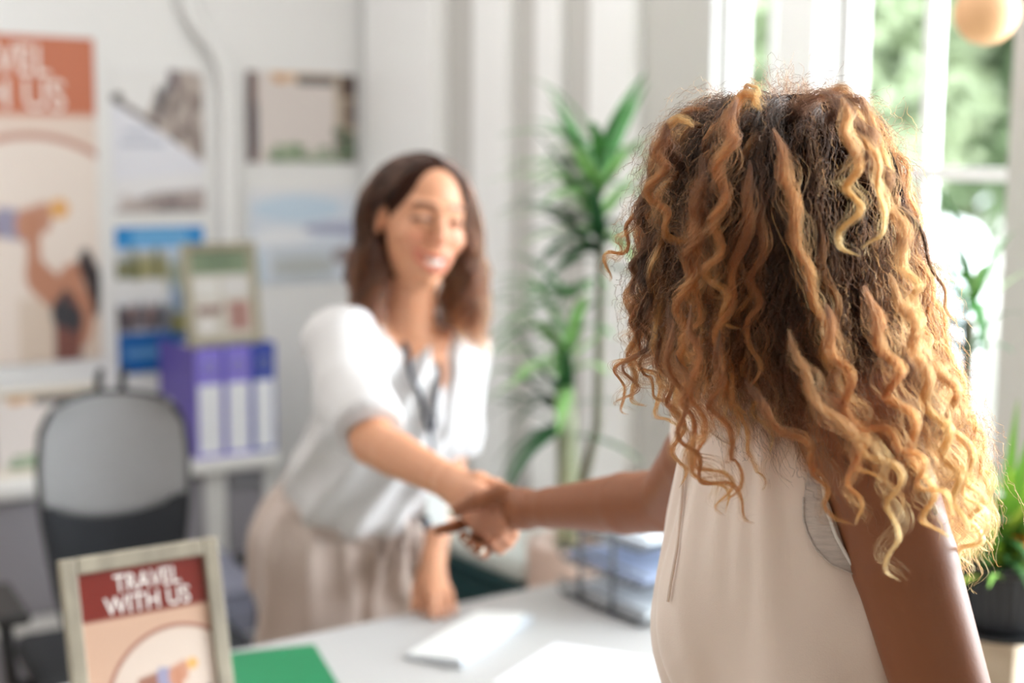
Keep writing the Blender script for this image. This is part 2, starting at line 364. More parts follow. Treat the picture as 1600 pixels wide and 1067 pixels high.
# ------------------------------------------------------------------ outside: trees and a parked vehicle beyond the window
LEAF = mat('tree_leaf', '92A981', .6, noise=.25, nscale=2); LEAF2 = mat('tree_leaf_pale', 'B9C7A2', .6, noise=.25, nscale=2); BARK = wood('bark', '5A4A3C', '86705A')
def tree(loc, h, r, label, m, seed):
    g = np.random.default_rng(seed); t = empty('tree', loc, 0, label, 'tree', 'trees beyond the window')
    tp = [(0, 0, 0), (.05, .03, h*.3), (-.04, .06, h*.6), (0, 0, h*.85)]; MB().tube(tp, [.16, .13, .1, .05], 10).build('trunk', BARK, t, smooth=True)
    N = 7500; d = g.normal(size=(N, 3)); d /= np.linalg.norm(d, axis=1)[:, None]; rad = g.uniform(.35, 1, N)**.5
    lump = 1+.25*np.sin(d[:, 0]*5+seed)*np.cos(d[:, 1]*4)+.15*np.sin(d[:, 2]*9)
    c = d*(rad*lump)[:, None]*np.array([r, r, r*1.05])+np.array([0, 0, h*.72]); a = g.normal(size=(N, 3)); a /= np.linalg.norm(a, axis=1)[:, None]
    b = np.cross(a, g.normal(size=(N, 3))); b /= np.linalg.norm(b, axis=1)[:, None]; L = g.uniform(.07, .14, N)[:, None]
    V = np.stack([c-a*L, c+b*L*.5, c+a*L, c-b*L*.5], 1).reshape(-1, 3); me = bpy.data.meshes.new('crown')
    me.from_pydata(V.tolist(), [], [(4*i, 4*i+1, 4*i+2, 4*i+3) for i in range(N)]); link('crown', me, m, t)
def out(px, dist): d = to_room(ray(px, 500)); d = d/np.hypot(d[0], d[1])*dist; return (d[0], d[1], -.36)
tree(out(1330, 10.8), 4.1, 1.45, 'pale green leafy tree beyond the window, directly above the curly hair', LEAF2, 1)
tree(out(1500, 15), 4.5, 2.2, 'dark green leafy tree filling the middle of the right-hand window pane', LEAF, 2)
tree(out(1680, 11), 4.0, 1.4, 'green leafy tree at the right edge of the window', LEAF, 3)
tree(out(1190, 16), 4.6, 1.6, 'green leafy tree farthest left, glimpsed past the narrow window', LEAF2, 4)
vd = out(1368, 5.6)
van = empty('parked_van', (vd[0], vd[1], -.35), -PHI+radians(4), 'white parked van in bright daylight below the trees, behind the window pane', 'van')
VW = mat('van_white', 'F3F4F6', .3, coat=.5); VG = mat('van_glass', '41505A', .1)
b = MB(); b.box(-.46, 0, .28, .46, 3.2, 1.72); b.build('body', VW, van, bevel=.10)
BX('rear_window', -.36, -.012, 1.1, .36, .02, 1.5, mat('van_glass_pale', 'DDE4EA', .15), van, .01)
BX('bumper', -.45, -.09, .30, .45, .02, .5, mat('bumper_grey', '9A9CA0', .5), van, .03)
for sx in (-1, 1):
    for yy in (.6, 2.5):
        mw = MB(); M_ = Matrix.Translation((sx*.36, yy, .32)) @ Matrix.Rotation(pi/2, 4, 'Y'); q = MB().lathe([(.05, -.1), (.30, -.1), (.32, -.06), (.32, .06), (.30, .1), (.05, .1)], 28)
        mw.add([M_ @ Vector(v) for v in q.v], q.f); mw.build('wheel', mat('tyre', '222222', .8), van, smooth=True)
    BX('tail_light', sx*.40-.03, -.02, .75, sx*.40+.03, .01, .95, mat('tail_red', 'C99A94', .3), van)
# round peach paper lamp hanging by the window
lp = on_plane(1541, 22, 0, XR-.24); lamp = empty('pendant_lamp', lp, 0, 'round peach paper pendant lamp hanging in front of the window, top right', 'lamp')
MB().lathe([(.004, -.052), (.025, -.047), (.042, -.033), (.053, -.012), (.055, .008), (.047, .03), (.03, .046), (.012, .052)], 32).build('lamp_shade', mat('peach_paper', 'F2BE8E', .7, noise=.04), lamp, smooth=True)
MB().tube([(0, 0, .05), (0, 0, 2.9-lp[2])], .002, 6).build('cord', W_TRIM, lamp)
MB().lathe([(.03, 0), (.028, .02), (.006, .035)], 20, (0, 0, 2.9-lp[2]-.036)).build('ceiling_cap', W_TRIM, lamp, smooth=True)

# ------------------------------------------------------------------ pictures on the back wall
YW = YB-.004
def hang(name, px0, py0, px1, py1, mk, label, cat='poster', thick=.003, group=None):
    a = on_plane(px0, (py0+py1)/2, 1, YW); b_ = on_plane(px1, (py0+py1)/2, 1, YW); t = on_plane((px0+px1)/2, py0, 1, YW); d = on_plane((px0+px1)/2, py1, 1, YW)
    Wd, Hd = b_[0]-a[0], t[2]-d[2]; me = mk(Wd, Hd); o = link(name, me, None, None, (a[0], YW-.001, d[2])); return props(o, label, cat, group)
def travel_art(W, H, header='C5714F', dark='8C4A38', skin='BF8468', hair='33262A', w=90, h=128, bg_='E6D2C5', ringc='BE8570', disc='EFE3DA'):
    p = Paint(w, h, bg_, H/W)
    p.grad(.55, 1.15, 'DDBBA0', .8)
    p.ell(.70, .69, .555, .555*W/H, disc, .75); p.ell(.70, .69, .57, .57*W/H, ringc, 1, ring=.014)
    p.rect(.62, .80, 1.1, 1.1, 'CDB49A', .5)
    q = lambda x, y: ((x+212)/364, (y-55)/515)
    p.line([q(-70, 352), q(-5, 342)], .018, '9A6A58'); p.line([q(-70, 372), q(-5, 350)], .018, '9A6A58')
    p.line([q(-8, 345), q(28, 352)], .032, '9A95AE')
    p.line([q(25, 350), q(62, 338)], .032, 'C58E74'); p.ell(*q(86, 325), .045, .045*W/H, 'E5AC66')
    p.line([q(42, 352), q(42, 428)], .030, skin); p.line([q(42, 428), q(95, 478)], .040, skin)
    p.ell(*q(113, 428), .055, .048*W/H, skin); p.line([q(128, 415), q(142, 445), q(138, 478)], .034, hair)
    p.line([q(100, 468), q(112, 500)], .07, skin); p.line([q(95, 505), q(94, 575)], .062, '7D4C42'); p.line([q(78, 492), q(110, 505)], .028, '38353C'); p.line([q(92, 470), q(84, 492)], .02, '38353C')
    p.rect(-.1, -.1, 1.1, .238, header)
    return p
def travel_mesh(W, H, **k):
    p = travel_art(W, H, **k); s = W*.19
    return print_mesh(p, W, H, [('TRAVEL', s, .535, .078, 'F3EAE3', .80, .002*W), ('WITH US', s, .525, .182, 'F3EAE3', .88, .002*W)])
def town_art(W, H):               # old town house front with a door, climbing plants and a sign
    p = Paint(80, 64, 'DDD3CE', H/W)
    p.rect(.22, -.1, .8, .10, 'E0BFA0'); p.rect(.45, .02, .8, .13, '6F6A68'); p.rect(.26, .02, .34, .12, 'C99968')
    p.rect(.80, -.1, 1.1, 1.1, 'B8A896'); p.rect(.86, .0, 1.1, .25, '54413A'); p.rect(.9, .3, 1.1, .58, '6B5850')
    p.rect(-.1, -.1, .10, 1.1, 'B9AAA4'); p.rect(.0, .0, .085, 1.1, '5F4645'); p.rect(.06, .35, .1, .9, '4D525C')
    p.speck(.2, .82, .95, 1.0, ['7E9870', '5C7A52', 'A8B79A'], 40, .05, .7, 3); p.speck(.82, .62, 1.0, 1.0, ['3F5540', '2F4436', '566B50'], 30, .05, .8, 4); return p
def cliff_art(W, H):
    p = Paint(64, 90, 'E7E6EA', H/W)
    p.rect(-.1, .0, 1.1, .48, 'E9E7E6'); p.below([(0, .9), (.45, .22), (.62, .16), (.72, .02), (.82, .0), (1, .03)], 'B2A49C')
    p.speck(.5, .15, 1.0, .6, ['8E7D76', 'C9BCB4', '6D5F5B', 'D8CDC6'], 60, .05, .6, 5)
    p.rect(.62, .0, .74, .14, '75676A'); p.line([(.5, .3), (.6, .14)], .03, '4E4C55')
    p.below([(0, .22), (.5, .42), (1, .66)], 'E4E4EC'); p.line([(.02, .21), (.5, .40)], .015, '6A5C58'); p.ell(.08, .2, .05, .03, '3C3230')
    p.line([(.15, .44), (.4, .44)], .012, 'B8BCCB'); p.line([(.1, .52), (.55, .52)], .012, 'B8BCCB')
    p.below([(0, .78), (1, .72)], 'E9E7E9'); p.below([(0, 1.0), (.2, .92), (.5, .86), (1, .84)], 'A79A98'); p.speck(.1, .9, 1, 1, ['6F5F5E', 'C2B4AE'], 22, .04, .6, 6); return p
def blue_art(W, H):
    p = Paint(70, 112, '1F86CF', H/W); p.grad(0, .2, '3C9DE0')
    p.line([(.22, .075), (.78, .075)], .035, '86C3EE', .7); p.rect(-.1, .145, 1.1, .86, 'E4E8EE')
    p.rect(-.1, .17, .62, .33, 'C3C9CF'); p.below([(0, .26), (.62, .22), (1.0, .28)], 'B0A680', .0); p.rect(.0, .23, .58, .345, '93906F'); p.speck(0, .24, .6, .34, ['6C714F', 'B3AC80'], 18, .06, .6, 2)
    p.rect(.60, .17, 1.1, .60, 'BCD0E6'); p.speck(.6, .3, 1, .7, ['9FA47C', '7790B0', 'D9E2EC'], 26, .05, .6, 3)
    p.rect(-.1, .36, .55, .5, 'EFEFF0'); p.rect(.0, .55, .62, .70, '7D6E72'); p.speck(0, .56, .6, .7, ['4F4A52', 'A98E88', '9AA0A8'], 24, .05, .7, 4)
    p.rect(-.1, .72, 1.1, 1.1, '1E66B0'); p.line([(.1, .86), (.6, .86)], .018, '7FB3DF', .7); p.rect(.62, .6, 1.1, .74, '8C8A55'); return p
def coast_art(W, H):
    p = Paint(70, 60, 'DCE3EE', H/W); p.rect(-.1, -.1, 1.1, .12, 'E4E6EC'); p.ell(.45, .2, .4, .14, 'BBD7EC', .6); p.ell(.8, .42, .3, .06, 'A6A9C6', .8)
    p.line([(.55, .4), (1, .5)], .03, '8F95B4', .7); p.ell(.3, .5, .28, .09, 'EDEFF4'); p.rect(.2, .62, .8, 1.1, 'C6CDD3', .7); p.ell(.9, .72, .13, .1, '83706E', .8); p.ell(.5, .82, .3, .1, 'B9BCB8', .8); p.rect(.05, .66, .13, 1.1, 'C0D2DE'); return p
def green_art(W, H):
    p = Paint(56, 76, 'C9C3B8', H/W); p.rect(.02, .0, .98, .26, '7C8C70'); p.line([(.3, .13), (.7, .13)], .03, '65775C')
    p.rect(.04, .3, .45, .52, 'DBD8D4'); p.rect(.52, .3, .96, .52, 'D5D2D0'); p.rect(.08, .6, .5, .72, '8F6E66'); p.rect(.05, .56, .45, .63, 'DAD3CC'); p.rect(.60, .58, .95, .92, 'B78F86'); p.rect(.7, .6, .78, .9, '8E5E58'); p.ell(.22, .85, .15, .08, 'E2DEDC'); return p
hang('travel_poster', -212, 51, 153, 573, lambda W, H: travel_mesh(W, H), 'large travel poster with a rust-red headline block over a woman lifting a child')
hang('cliff_poster', 174, 108, 318, 331, lambda W, H: print_mesh(cliff_art(W, H), W, H), 'pale poster of grey cliffs cut by a white diagonal band, above the blue poster')
hang('blue_poster', 182, 354, 320, 580, lambda W, H: print_mesh(blue_art(W, H), W, H), 'bright blue poster with small landscape photographs, beside the violet binders')
hang('town_poster', 385, 114, 556, 254, lambda W, H: print_mesh(town_art(W, H), W, H), 'wide photo poster of an old house front with plants, right of the wall pipe')
hang('coast_poster', 388, 296, 556, 442, lambda W, H: print_mesh(coast_art(W, H), W, H), 'washed-out pale blue coast poster, directly behind the smiling woman with long straight hair')

# ------------------------------------------------------------------ long white worktop on cabinets under the posters
SX0, SX1, SY0, SY1, SZ = -1.6, on_plane(447, 712, 2, .73)[0], 3.70, YB-.022, .735
SHW = mat('white_laminate', 'F0EFED', .4, noise=.01); CAB = mat('mauve_grey_front', '9A979E', .5, noise=.03, nscale=3)
wt = BX('worktop', SX0, SY0, SZ-.04, SX1, SY1, SZ, SHW, bevel=.006); props(wt, 'long white worktop along the back wall, carrying the violet binders', 'worktop')
xp = on_plane(344, 850, 1, SY0)[0]
edges = [xp-.70, xp, SX1-.01]
names = ['grey-fronted white cabinet under the worktop, behind the office chair', 'grey-fronted white cabinet under the worktop, between white post and woman']
for i in range(2):
    x0, x1 = edges[i]+(.001 if i else 0), edges[i+1]-.001
    c = empty('cabinet', (x0, SY0+.02, 0), 0, names[i], 'cabinet', 'cabinets under the worktop'); wd = x1-x0
    m = MB(); t = .03
    m.box(0, 0, .05, t, SY1-SY0-.02, SZ-.041); m.box(wd-t, 0, .05, wd, SY1-SY0-.02, SZ-.041); m.box(t, 0, .32, wd-t, SY1-SY0-.02, .36); m.box(t, 0, .05, wd-t, SY1-SY0-.02, .08); m.box(t, SY1-SY0-.04, .08, wd-t, SY1-SY0-.02, SZ-.041); m.box(.02, .03, 0, wd-.02, .3, .05)
    m.build('carcass', SHW, c, bevel=.003)
    for z0, z1 in ((.085, .315), (.365, SZ-.05)):
        d = BX('door', t+.003, .003, z0, wd-t-.003, .022, z1, CAB, c); BX('handle', wd/2-.05, -.008, z1-.035, wd/2+.05, .004, z1-.025, mat('steel', 'B9BCC0', .3, metal=1), d, .002)

# ring binders
BV = mat('violet_board', '5A4AA0', .45, noise=.03); BL = mat('lavender_spine', '8C7FE0', .45); BB = mat('blue_spine', '3A4FB0', .45); LB = mat('binder_label', 'F3F5FC', .4)
blabels = ['violet ring binder with lavender spine, showing its dark violet side, leftmost on the worktop', 'ring binder with a lavender spine in the middle of the three', 'ring binder with a darker blue spine, nearest the smiling woman']
bx = [on_plane(p_, 650, 1, SY0+.03)[0] for p_ in (306, 352, 395, 433)]
for i in range(3):
    x0 = bx[i]; wd = bx[i+1]-bx[i]-.004; b = empty('ring_binder', (x0, SY0+.03, SZ), 0, blabels[i], 'ring binder', 'ring binders on the worktop')
    sp = BL if i < 2 else BB; D_ = .27
    m = MB(); m.box(0, 0, 0, wd, .004, .318); m.box(0, .004, 0, .003, D_, .318); m.box(wd-.003, .004, 0, wd, D_, .318); m.build('cover', BV if i == 0 else BB, b, bevel=.001)
    BX('spine', .002, -.002, .002, wd-.002, .0, .316, sp, b, .001); BX('paper_block', .006, .02, .006, wd-.006, D_-.02, .300, mat('paper', 'EFEDE8', .8), b, .001)
    BX('label', .008, -.0035, .012, wd-.008, -.0021, .212, LB, b, .0006)
    rr = [(wd/2+.0145*cos(a), -.0035, .262+.0145*sin(a)) for a in np.linspace(0, 2*pi, 21)]; MB().tube(rr, .0022, 6).build('finger_ring', mat('steel', 'B9BCC0', .3, metal=1), b, smooth=True)

WFRAME = wood('weathered_oak', '83796A', 'A59A86', 4, (10, 10, 1.5))
def picture_frame(loc, rz, tilt, W, H, bar, dep, me, label, m=WFRAME, stand=True, cat='picture frame'):
    r = empty('picture_frame', loc, rz, label, cat); T = Matrix.Rotation(-tilt, 4, 'X'); f = MB()
    f.box(0, 0, 0, bar, dep, H, T); f.box(W-bar, 0, 0, W, dep, H, T); f.box(bar, 0, 0, W-bar, dep, bar, T); f.box(bar, 0, H-bar, W-bar, dep, H, T)
    f.build('frame', m, r, bevel=.003)
    bk = MB(); bk.box(bar-.004, dep*.6, bar-.004, W-bar+.004, dep, H-bar+.004, T); bk.build('backboard', mat('dark_board', '3B352F', .8), r)
    o = link('print', me, None, r); o.matrix_local = T @ Matrix.Translation((bar, dep*.5, bar))
    if stand:
        z1 = H*.72; p1 = T @ Vector((W/2, dep, z1)); y2 = p1.y+max(.08, H*.28)
        s = MB(); s.box(-.025, 0, 0, .025, .004, 1, Matrix.Translation((W/2, y2, .002)) @ Matrix(((1, 0, 0, 0), (0, 1, p1.y-y2, 0), (0, 0, p1.z-.002, 0), (0, 0, 0, 1)))); s.build('easel_leg', mat('dark_board', '3B352F', .8), r)
    return r
zb = SZ+.318
fa, fb = on_plane(287, 460, 1, SY0+.07), on_plane(403, 460, 1, SY0+.07); ft = on_plane(345, 378, 1, SY0+.1)[2]
Wf, Hf = fb[0]-fa[0], ft-zb-.001
picture_frame((fa[0], SY0+.04, zb+.001), 0, radians(8), Wf, Hf/cos(radians(8)), .022, .016, print_mesh(green_art(Wf-.044, Hf-.044), Wf-.044, Hf-.044), 'small wooden picture frame with a green-topped print, standing on the violet binders', wood('olive_oak', '97907A', 'B5AC93', 4, (10, 10, 1.5)), stand=False)
ga, gb = on_plane(-40, 665, 1, SY0+.1), on_plane(166, 665, 1, SY0+.1); gt = on_plane(80, 605, 1, SY0+.1)[2]
Wg, Hg = gb[0]-ga[0], gt-SZ
picture_frame((ga[0], SY0+.08, SZ+.001), 0, radians(8), Wg, Hg/cos(radians(8)), .018, .014, print_mesh(town_art(Wg-.036, Hg-.036), Wg-.036, Hg-.036), 'cream-framed wide photo of a house front standing on the worktop, left of the office chair', mat('cream_frame', 'DDD3C4', .5))

# ------------------------------------------------------------------ office chair
chs = S(208, 640, 3.10); base = to_room([chs[0], chs[1], 0])
ch = empty('office_chair', base, -PHI+radians(209), 'black mesh office chair with a grey upper back panel, by the left-hand cabinets', 'office chair')
BLK = mat('black_plastic', '17181B', .45); MESH = mat('black_mesh', '24262B', .75, noise=.2, nscale=90); GREYM = mat('grey_translucent_mesh', '989696', .55, noise=.05, nscale=60)
# chair frame: x across, y towards the sitter's front, z up; backrest at y<0
def backpt(u, h):                # u -1..1, h height; width follows the back's outline
    wd = np.interp(h, [.50, .62, .78, .90, 1.00, 1.045], [.12, .145, .168, .175, .165, .135]); return (u*wd, -.22-.05*(h-.5)+.055*u*u, h-.03+.02*(1-u*u)*(h > .8))
def backsheet(h0, h1, m, name, inset=0, n=22, off=0):
    cv = lambda u, h: h+(.05*u*u-.03)*(abs(h-.80) < 1e-6)
    P = [[np.array(backpt(u*(1-inset), cv(u, h0)*(1-t)+cv(u, h1)*t))+[0, off, 0] for u in np.linspace(-1, 1, 25)] for t in np.linspace(0, 1, n)]
    return MB().sheet(P).build(name, m, ch, solid=.012, smooth=True)
backsheet(.80, 1.045, GREYM, 'back_panel', 0)
backsheet(.50, .80, MESH, 'mesh_back', .02)
fr = [backpt(-1, h) for h in np.linspace(.50, 1.03, 14)]+[backpt(u, 1.045) for u in np.linspace(-.9, .9, 12)]+[backpt(1, h) for h in np.linspace(1.03, .50, 14)]
MB().tube(fr, .007, 8).build('back_frame', BLK, ch, smooth=True)
P = [[np.array(backpt(u, .80+.05*u*u-.03+dz))+[0, -.010, 0] for u in np.linspace(-1, 1, 21)] for dz in (-.008, .008)]
MB().sheet(P).build('cross_bar', BLK, ch, solid=.012, smooth=True)
MB().tube([(0, -.20, .52), (0, -.235, .44), (0, -.1, .40), (0, 0, .40)], [.03, .032, .03, .03], 10, flat=.5).build('spine', BLK, ch, smooth=True)
for sx in (-.035, .02): MB().tube([(sx, -.24, 1.04), (sx, -.235, 1.075), (sx, -.215, 1.09)], .009, 8).build('headrest_bracket', BLK, ch, smooth=True)
MB().box(-.24, -.2, .43, .24, .26, .50).build('seat', MESH, ch, bevel=.03)
for sx in (-1, 1):
    MB().tube([(sx*.2, .02, .43), (sx*.28, .02, .46), (sx*.29, .0, .62)], .016, 8).build('arm_post', BLK, ch, smooth=True); MB().box(sx*.29-.035, -.12, .62, sx*.29+.035, .14, .645).build('armrest', BLK, ch, bevel=.01)
MB().lathe([(.03, .08), (.03, .25), (.02, .25), (.02, .43)], 20).build('gas_lift', BLK, ch, smooth=True)
for k in range(5):
    a = k*2*pi/5+.3; c_, s_ = cos(a), sin(a); l = MB().tube([(0, 0, .11), (.15*c_, .15*s_, .10), (.29*c_, .29*s_, .075)], [.028, .022, .016], 8).build('leg', BLK, ch, smooth=True)
    M_ = Matrix.Translation((.29*c_, .29*s_, .03)) @ Matrix.Rotation(a, 4, 'Z') @ Matrix.Rotation(pi/2, 4, 'Y'); q = MB().lathe([(.008, -.02), (.03, -.02), (.03, .02), (.008, .02)], 16); mw = MB(); mw.add([M_ @ Vector(v) for v in q.v], q.f); mw.build('caster', BLK, l, smooth=True)

# ------------------------------------------------------------------ white desk
DZ = .74; DX1 = on_plane(893, 905, 2, DZ)[0]; DY1 = on_plane(690, 946, 2, DZ)[1]; DY0 = 1.30
dk = empty('desk', (0, 0, 0), 0, 'white office desk between the two women, carrying the trays and keyboard', 'desk')
DW = mat('white_desk_top', 'B9B7B5', .45, noise=.01, nscale=3)
BX('tabletop', -.35, DY0, DZ-.03, DX1, DY1, DZ, DW, dk, .008)
for lx in (-.30, DX1-.34):
    for ly in (DY0+.06, DY1-.10): BX('leg', lx, ly, 0, lx+.05, ly+.05, DZ-.03, SHW, dk)
BX('modesty_panel', -.25, DY1-.20, .25, DX1-.36, DY1-.18, DZ-.03, SHW, dk)

# grey pedestal with a cream chair arm behind the desk
pd = on_plane(390, 960, 1, 3.0)
ped = empty('drawer_pedestal', to_room(S(394, 950, 3.45))*np.array([1, 1, 0]), 0, 'bluish grey drawer pedestal on the floor, left of the standing woman\'s hip', 'drawer unit')
ph = S(389, 908, 3.45)[2]
PG = mat('pedestal_grey', '7F8090', .5, noise=.02)
MB().box(-.10, -.05, 0.02, .06, .35, ph).build('body', PG, ped, bevel=.004)
for k in range(3):
    h0 = .05+k*(ph-.08)/3; d = BX('drawer', -.095, -.066, h0, .055, -.05, h0+(ph-.08)/3-.012, PG, ped); BX('handle', -.05, -.075, h0+.07, .01, -.066, h0+.078, mat('steel', 'B9BCC0', .3, metal=1), d, .001)
for x in (-.08, .04):
    for y in (-.02, .3): BX('foot', x-.015, y-.015, 0, x+.015, y+.015, .02, BLK, ped)

# framed travel print standing on the desk, turned towards the visitor
fc = on_plane(232, 1250, 2, DZ)
u0, u1 = S(110, 1067, 1.82), S(357, 1067, 1.78)
def desk_frame():
    bar, W, H = .023, .226, .325
    me = travel_mesh(W-2*bar, H-2*bar, header='762319', ringc='9A6353', bg_='CDA78F', disc='DCCDC0')
    a = on_plane(134, 1262, 2, DZ)
    yaw = -PHI+radians(35)
    r = picture_frame((a[0], a[1], DZ+.001), yaw, radians(14), W, H, bar, .016, me, 'weathered wood picture frame reading TRAVEL WITH US, standing on the desk')
    return r
DF = desk_frame()

def flat_on(name, pts, z, th, m, label, cat, bevel=.001):
    P = [on_plane(x, y, 2, z) for x, y in pts]; c = np.mean(P, 0); m_ = MB(); n = len(P)
    vv = [(p[0]-c[0], p[1]-c[1], 0) for p in P]+[(p[0]-c[0], p[1]-c[1], th) for p in P]
    m_.add(vv, [tuple(range(n))[::-1], tuple(range(n, 2*n))]+[(i, (i+1) % n, n+(i+1) % n, n+i) for i in range(n)])
    return props(m_.build(name, m, None, (c[0], c[1], z), bevel=bevel), label, cat)
flat_on('folder', [(330, 1120), (548, 1105), (491, 1009), (350, 1024)][::-1][::-1], DZ+.0005, .004, mat('green_card', '157A4C', .5, noise=.02), 'green card folder lying on the desk beside the wooden frame', 'folder')
flat_on('paper_sheet', [(770, 1068), (985, 1085), (1030, 1032), (868, 1006)], DZ+.0005, .0012, mat('paper_lilac', 'ECEAF0', .7), 'plain white sheet of paper lying on the desk near the sleeveless blouse', 'paper', 0)
# keyboard
k0, k1, k2 = on_plane(722, 1047, 2, DZ), on_plane(828, 976, 2, DZ), on_plane(640, 1026, 2, DZ)
ang = atan2(k1[1]-k0[1], k1[0]-k0[0]); KL = .275; KW = .115
kb = empty('keyboard', (k0[0], k0[1], DZ), ang, 'slim white and silver keyboard lying on the desk below the handshake', 'keyboard')
m = MB(); m.add([(0, 0, .001), (KL, 0, .001), (KL, KW, .001), (0, KW, .001), (0, 0, .017), (KL, 0, .017), (KL, KW, .006), (0, KW, .006)], [(3, 2, 1, 0), (4, 5, 6, 7), (0, 1, 5, 4), (1, 2, 6, 5), (2, 3, 7, 6), (3, 0, 4, 7)])
m.build('case', mat('silver_case', 'C9CDD2', .35, metal=.3), kb, bevel=.003)
m = MB()
for r_ in range(6):
    n_ = 14
    for c_ in range(n_):
        y = .012+r_*.0165; zt = .0175-(y/KW)*.011; x = .006+c_*.0188; m.box(x, y, zt-.001, x+.0165, y+.0145, zt+.0022)
m.build('keys', mat('white_keys', 'EDEDEA', .5), kb, bevel=.0008)

# black wire letter tray with papers
tA, tB = on_plane(872, 926, 2, DZ), on_plane(1012, 986, 2, DZ)
tang = atan2(tB[1]-tA[1], tB[0]-tA[0]); TL, TD = np.hypot(*(tB-tA)[:2]), .25
WIRE = mat('dark_grey_wire', '6E7278', .45, metal=.2)
tr = empty('letter_tray', (tA[0], tA[1], DZ), tang, 'three-tier grey wire letter tray with papers at the desk edge, behind the forearm', 'letter tray')
zt = [.006, .075, .145]
def wire(name, lst, r=.003, parent=tr): 
    m = MB(); [m.tube(p_, r, 6) for p_ in lst]; return m.build(name, WIRE, parent, smooth=True)
pa, pb = TL*.26, TL*.62
for x in (pa, pb): wire('upright', [[(x, 0, 0), (x, 0, .165)], [(x, TD, 0), (x, TD, .165)], [(x, 0, .004), (x, TD, .004)]], .0045)
for z in zt:
    ps = [(0, 0, z+.012), (.02, -.004, z), (TL*.5, -.006, z-.001), (TL-.02, -.004, z), (TL, 0, z+.012), (TL, TD, z+.012), (0, TD, z+.012), (0, 0, z+.012)]
    t_ = wire('tray', [ps]+[[(x, 0, z+.001), (x, TD, z+.001)] for x in np.linspace(.02, TL-.02, 12)]+[[(0, 0, z+.026), (TL, 0, z+.026)], [(0, TD, z+.026), (TL, TD, z+.026)]], .0028)
for z, c_, n_, lab in ((zt[2], 'E8F0F8', .012, 'stack of white and pale blue papers on the top tier of the wire tray'), (zt[1], 'B9C6E2', .010, 'stack of bluish papers on the middle tier of the wire tray'), (zt[0], 'E6EAEC', .014, 'stack of white papers on the bottom tier of the wire tray')):
    m = MB()
    for q in range(6): j = rnd.uniform(-.004, .004); m.box(.022+j, .012+j, .0034+q*n_/6, TL-.022+j, TD-.012+j, .0034+(q+.8)*n_/6)
    M_ = Matrix.Translation((tA[0], tA[1], DZ+z)) @ Matrix.Rotation(tang, 4, 'Z')
    o = m.build('paper_stack', mat('papers_'+c_, c_, .7)); o.matrix_world = M_; props(o, lab, 'papers', 'papers in the letter tray')

# ------------------------------------------------------------------ low storage by the window wall, planters and plants
DG = mat('dark_green_lacquer', '173A3C', .4, noise=.05); ga_ = on_plane(690, 880, 1, 2.75)
bn = empty('storage_bench', (XR-.47, 2.585, 0), 0, 'low dark green storage bench with a pale cushion top, behind the clasped hands', 'bench')
BX('base', 0, 0, 0, .41, .95, .58, DG, bn, .008); BX('lid', -.01, -.005, .58, .415, .955, .61, DG, bn, .006); BX('cushion', .0, .0, .61, .41, .95, .665, mat('pale_cushion', 'C9CEC8', .9, noise=.04), bn, .02)
for k in range(2): BX('door', -.014, .02+k*.46, .03, 0, .46+k*.46, .56, DG, bn, .004)

GREEN = [mat('blade_green', '4F8A4A', .4, noise=.3, nscale=5), mat('blade_green_light', '8DBB72', .4, noise=.25, nscale=5), mat('blade_green_dark', '2A5A34', .4, noise=.25, nscale=5)]
def blade(m, o, az, el, L, wd, droop, n=9):
    d = Vector((cos(az)*cos(el), sin(az)*cos(el), sin(el))); p = Vector(o); side = Vector((-sin(az), cos(az), 0)); V = []
    for i in range(n+1):
        t = i/n; w_ = wd*min(1, .35+t*3)*(1-t**2.2)+.0006; up = side.cross(d).normalized()
        V += [p-side*w_, p-up*w_*.25, p+side*w_]; p = p+d*(L/n); d = (d+Vector((0, 0, -droop/n*(.4+1.6*t)))).normalized()
    m.add(V, [(3*i+j, 3*i+j+1, 3*i+j+4, 3*i+j+3) for i in range(n) for j in (0, 1)])
def rosette(o, N, L, wd, m, parent, name='leaves', avoid=None, els=(-.2, 1.4), dr=(.6, 1.6)):
    b_ = MB()
    for k in range(N):
        az = k*2.4+rnd.uniform(-.3, .3); el = rnd.uniform(*els); l = L*rnd.uniform(.7, 1.1)
        if avoid is not None and cos(az) > avoid: az += pi*rnd.uniform(.5, .9); 
        blade(b_, (o[0], o[1], o[2]+rnd.uniform(-.05, .05)), az, el, l, wd*rnd.uniform(.8, 1.15), rnd.uniform(*dr))
    return b_.build(name, m, parent, smooth=True)
def pot(parent, z0, r0, r1, h, m, n=32): 
    MB().lathe([(r0*.9, z0), (r0, z0+.01), (r1, z0+h-.012), (r1, z0+h), (r1-.012, z0+h), (r1-.014, z0+h-.03)], n).build('pot', m, parent, smooth=True)
    MB().lathe([(r1-.014, z0+h-.04), (.002, z0+h-.028)], n).build('soil', mat('soil', '3B2E25', 1, noise=.3, nscale=40, bump=.5), parent)
def plantroot(px, Y, label): b_ = to_room(S(px, 800, Y)); return empty('potted_dracaena', (b_[0], b_[1], 0), 0, label, 'plant')
dr1 = plantroot(884, 3.12, 'tall potted dracaena with two leafy crowns in front of the grey panelling')
pot(dr1, 0, .07, .088, .74, mat('blush_ceramic', 'D8C0B2', .6, noise=.03))
zc1, zc2 = S(930, 300, 3.12)[2], S(884, 540, 3.12)[2]
MB().tube([(0, 0, .70), (.005, 0, .9), (-.005, .004, zc2-.1)], [.025, .024, .022], 12).build('stem', mat('pale_green_stem', 'A6AC8C', .7, noise=.15, nscale=25), dr1, smooth=True)
ex = to_room(S(932, 300, 3.12))-to_room(S(884, 300, 3.12))
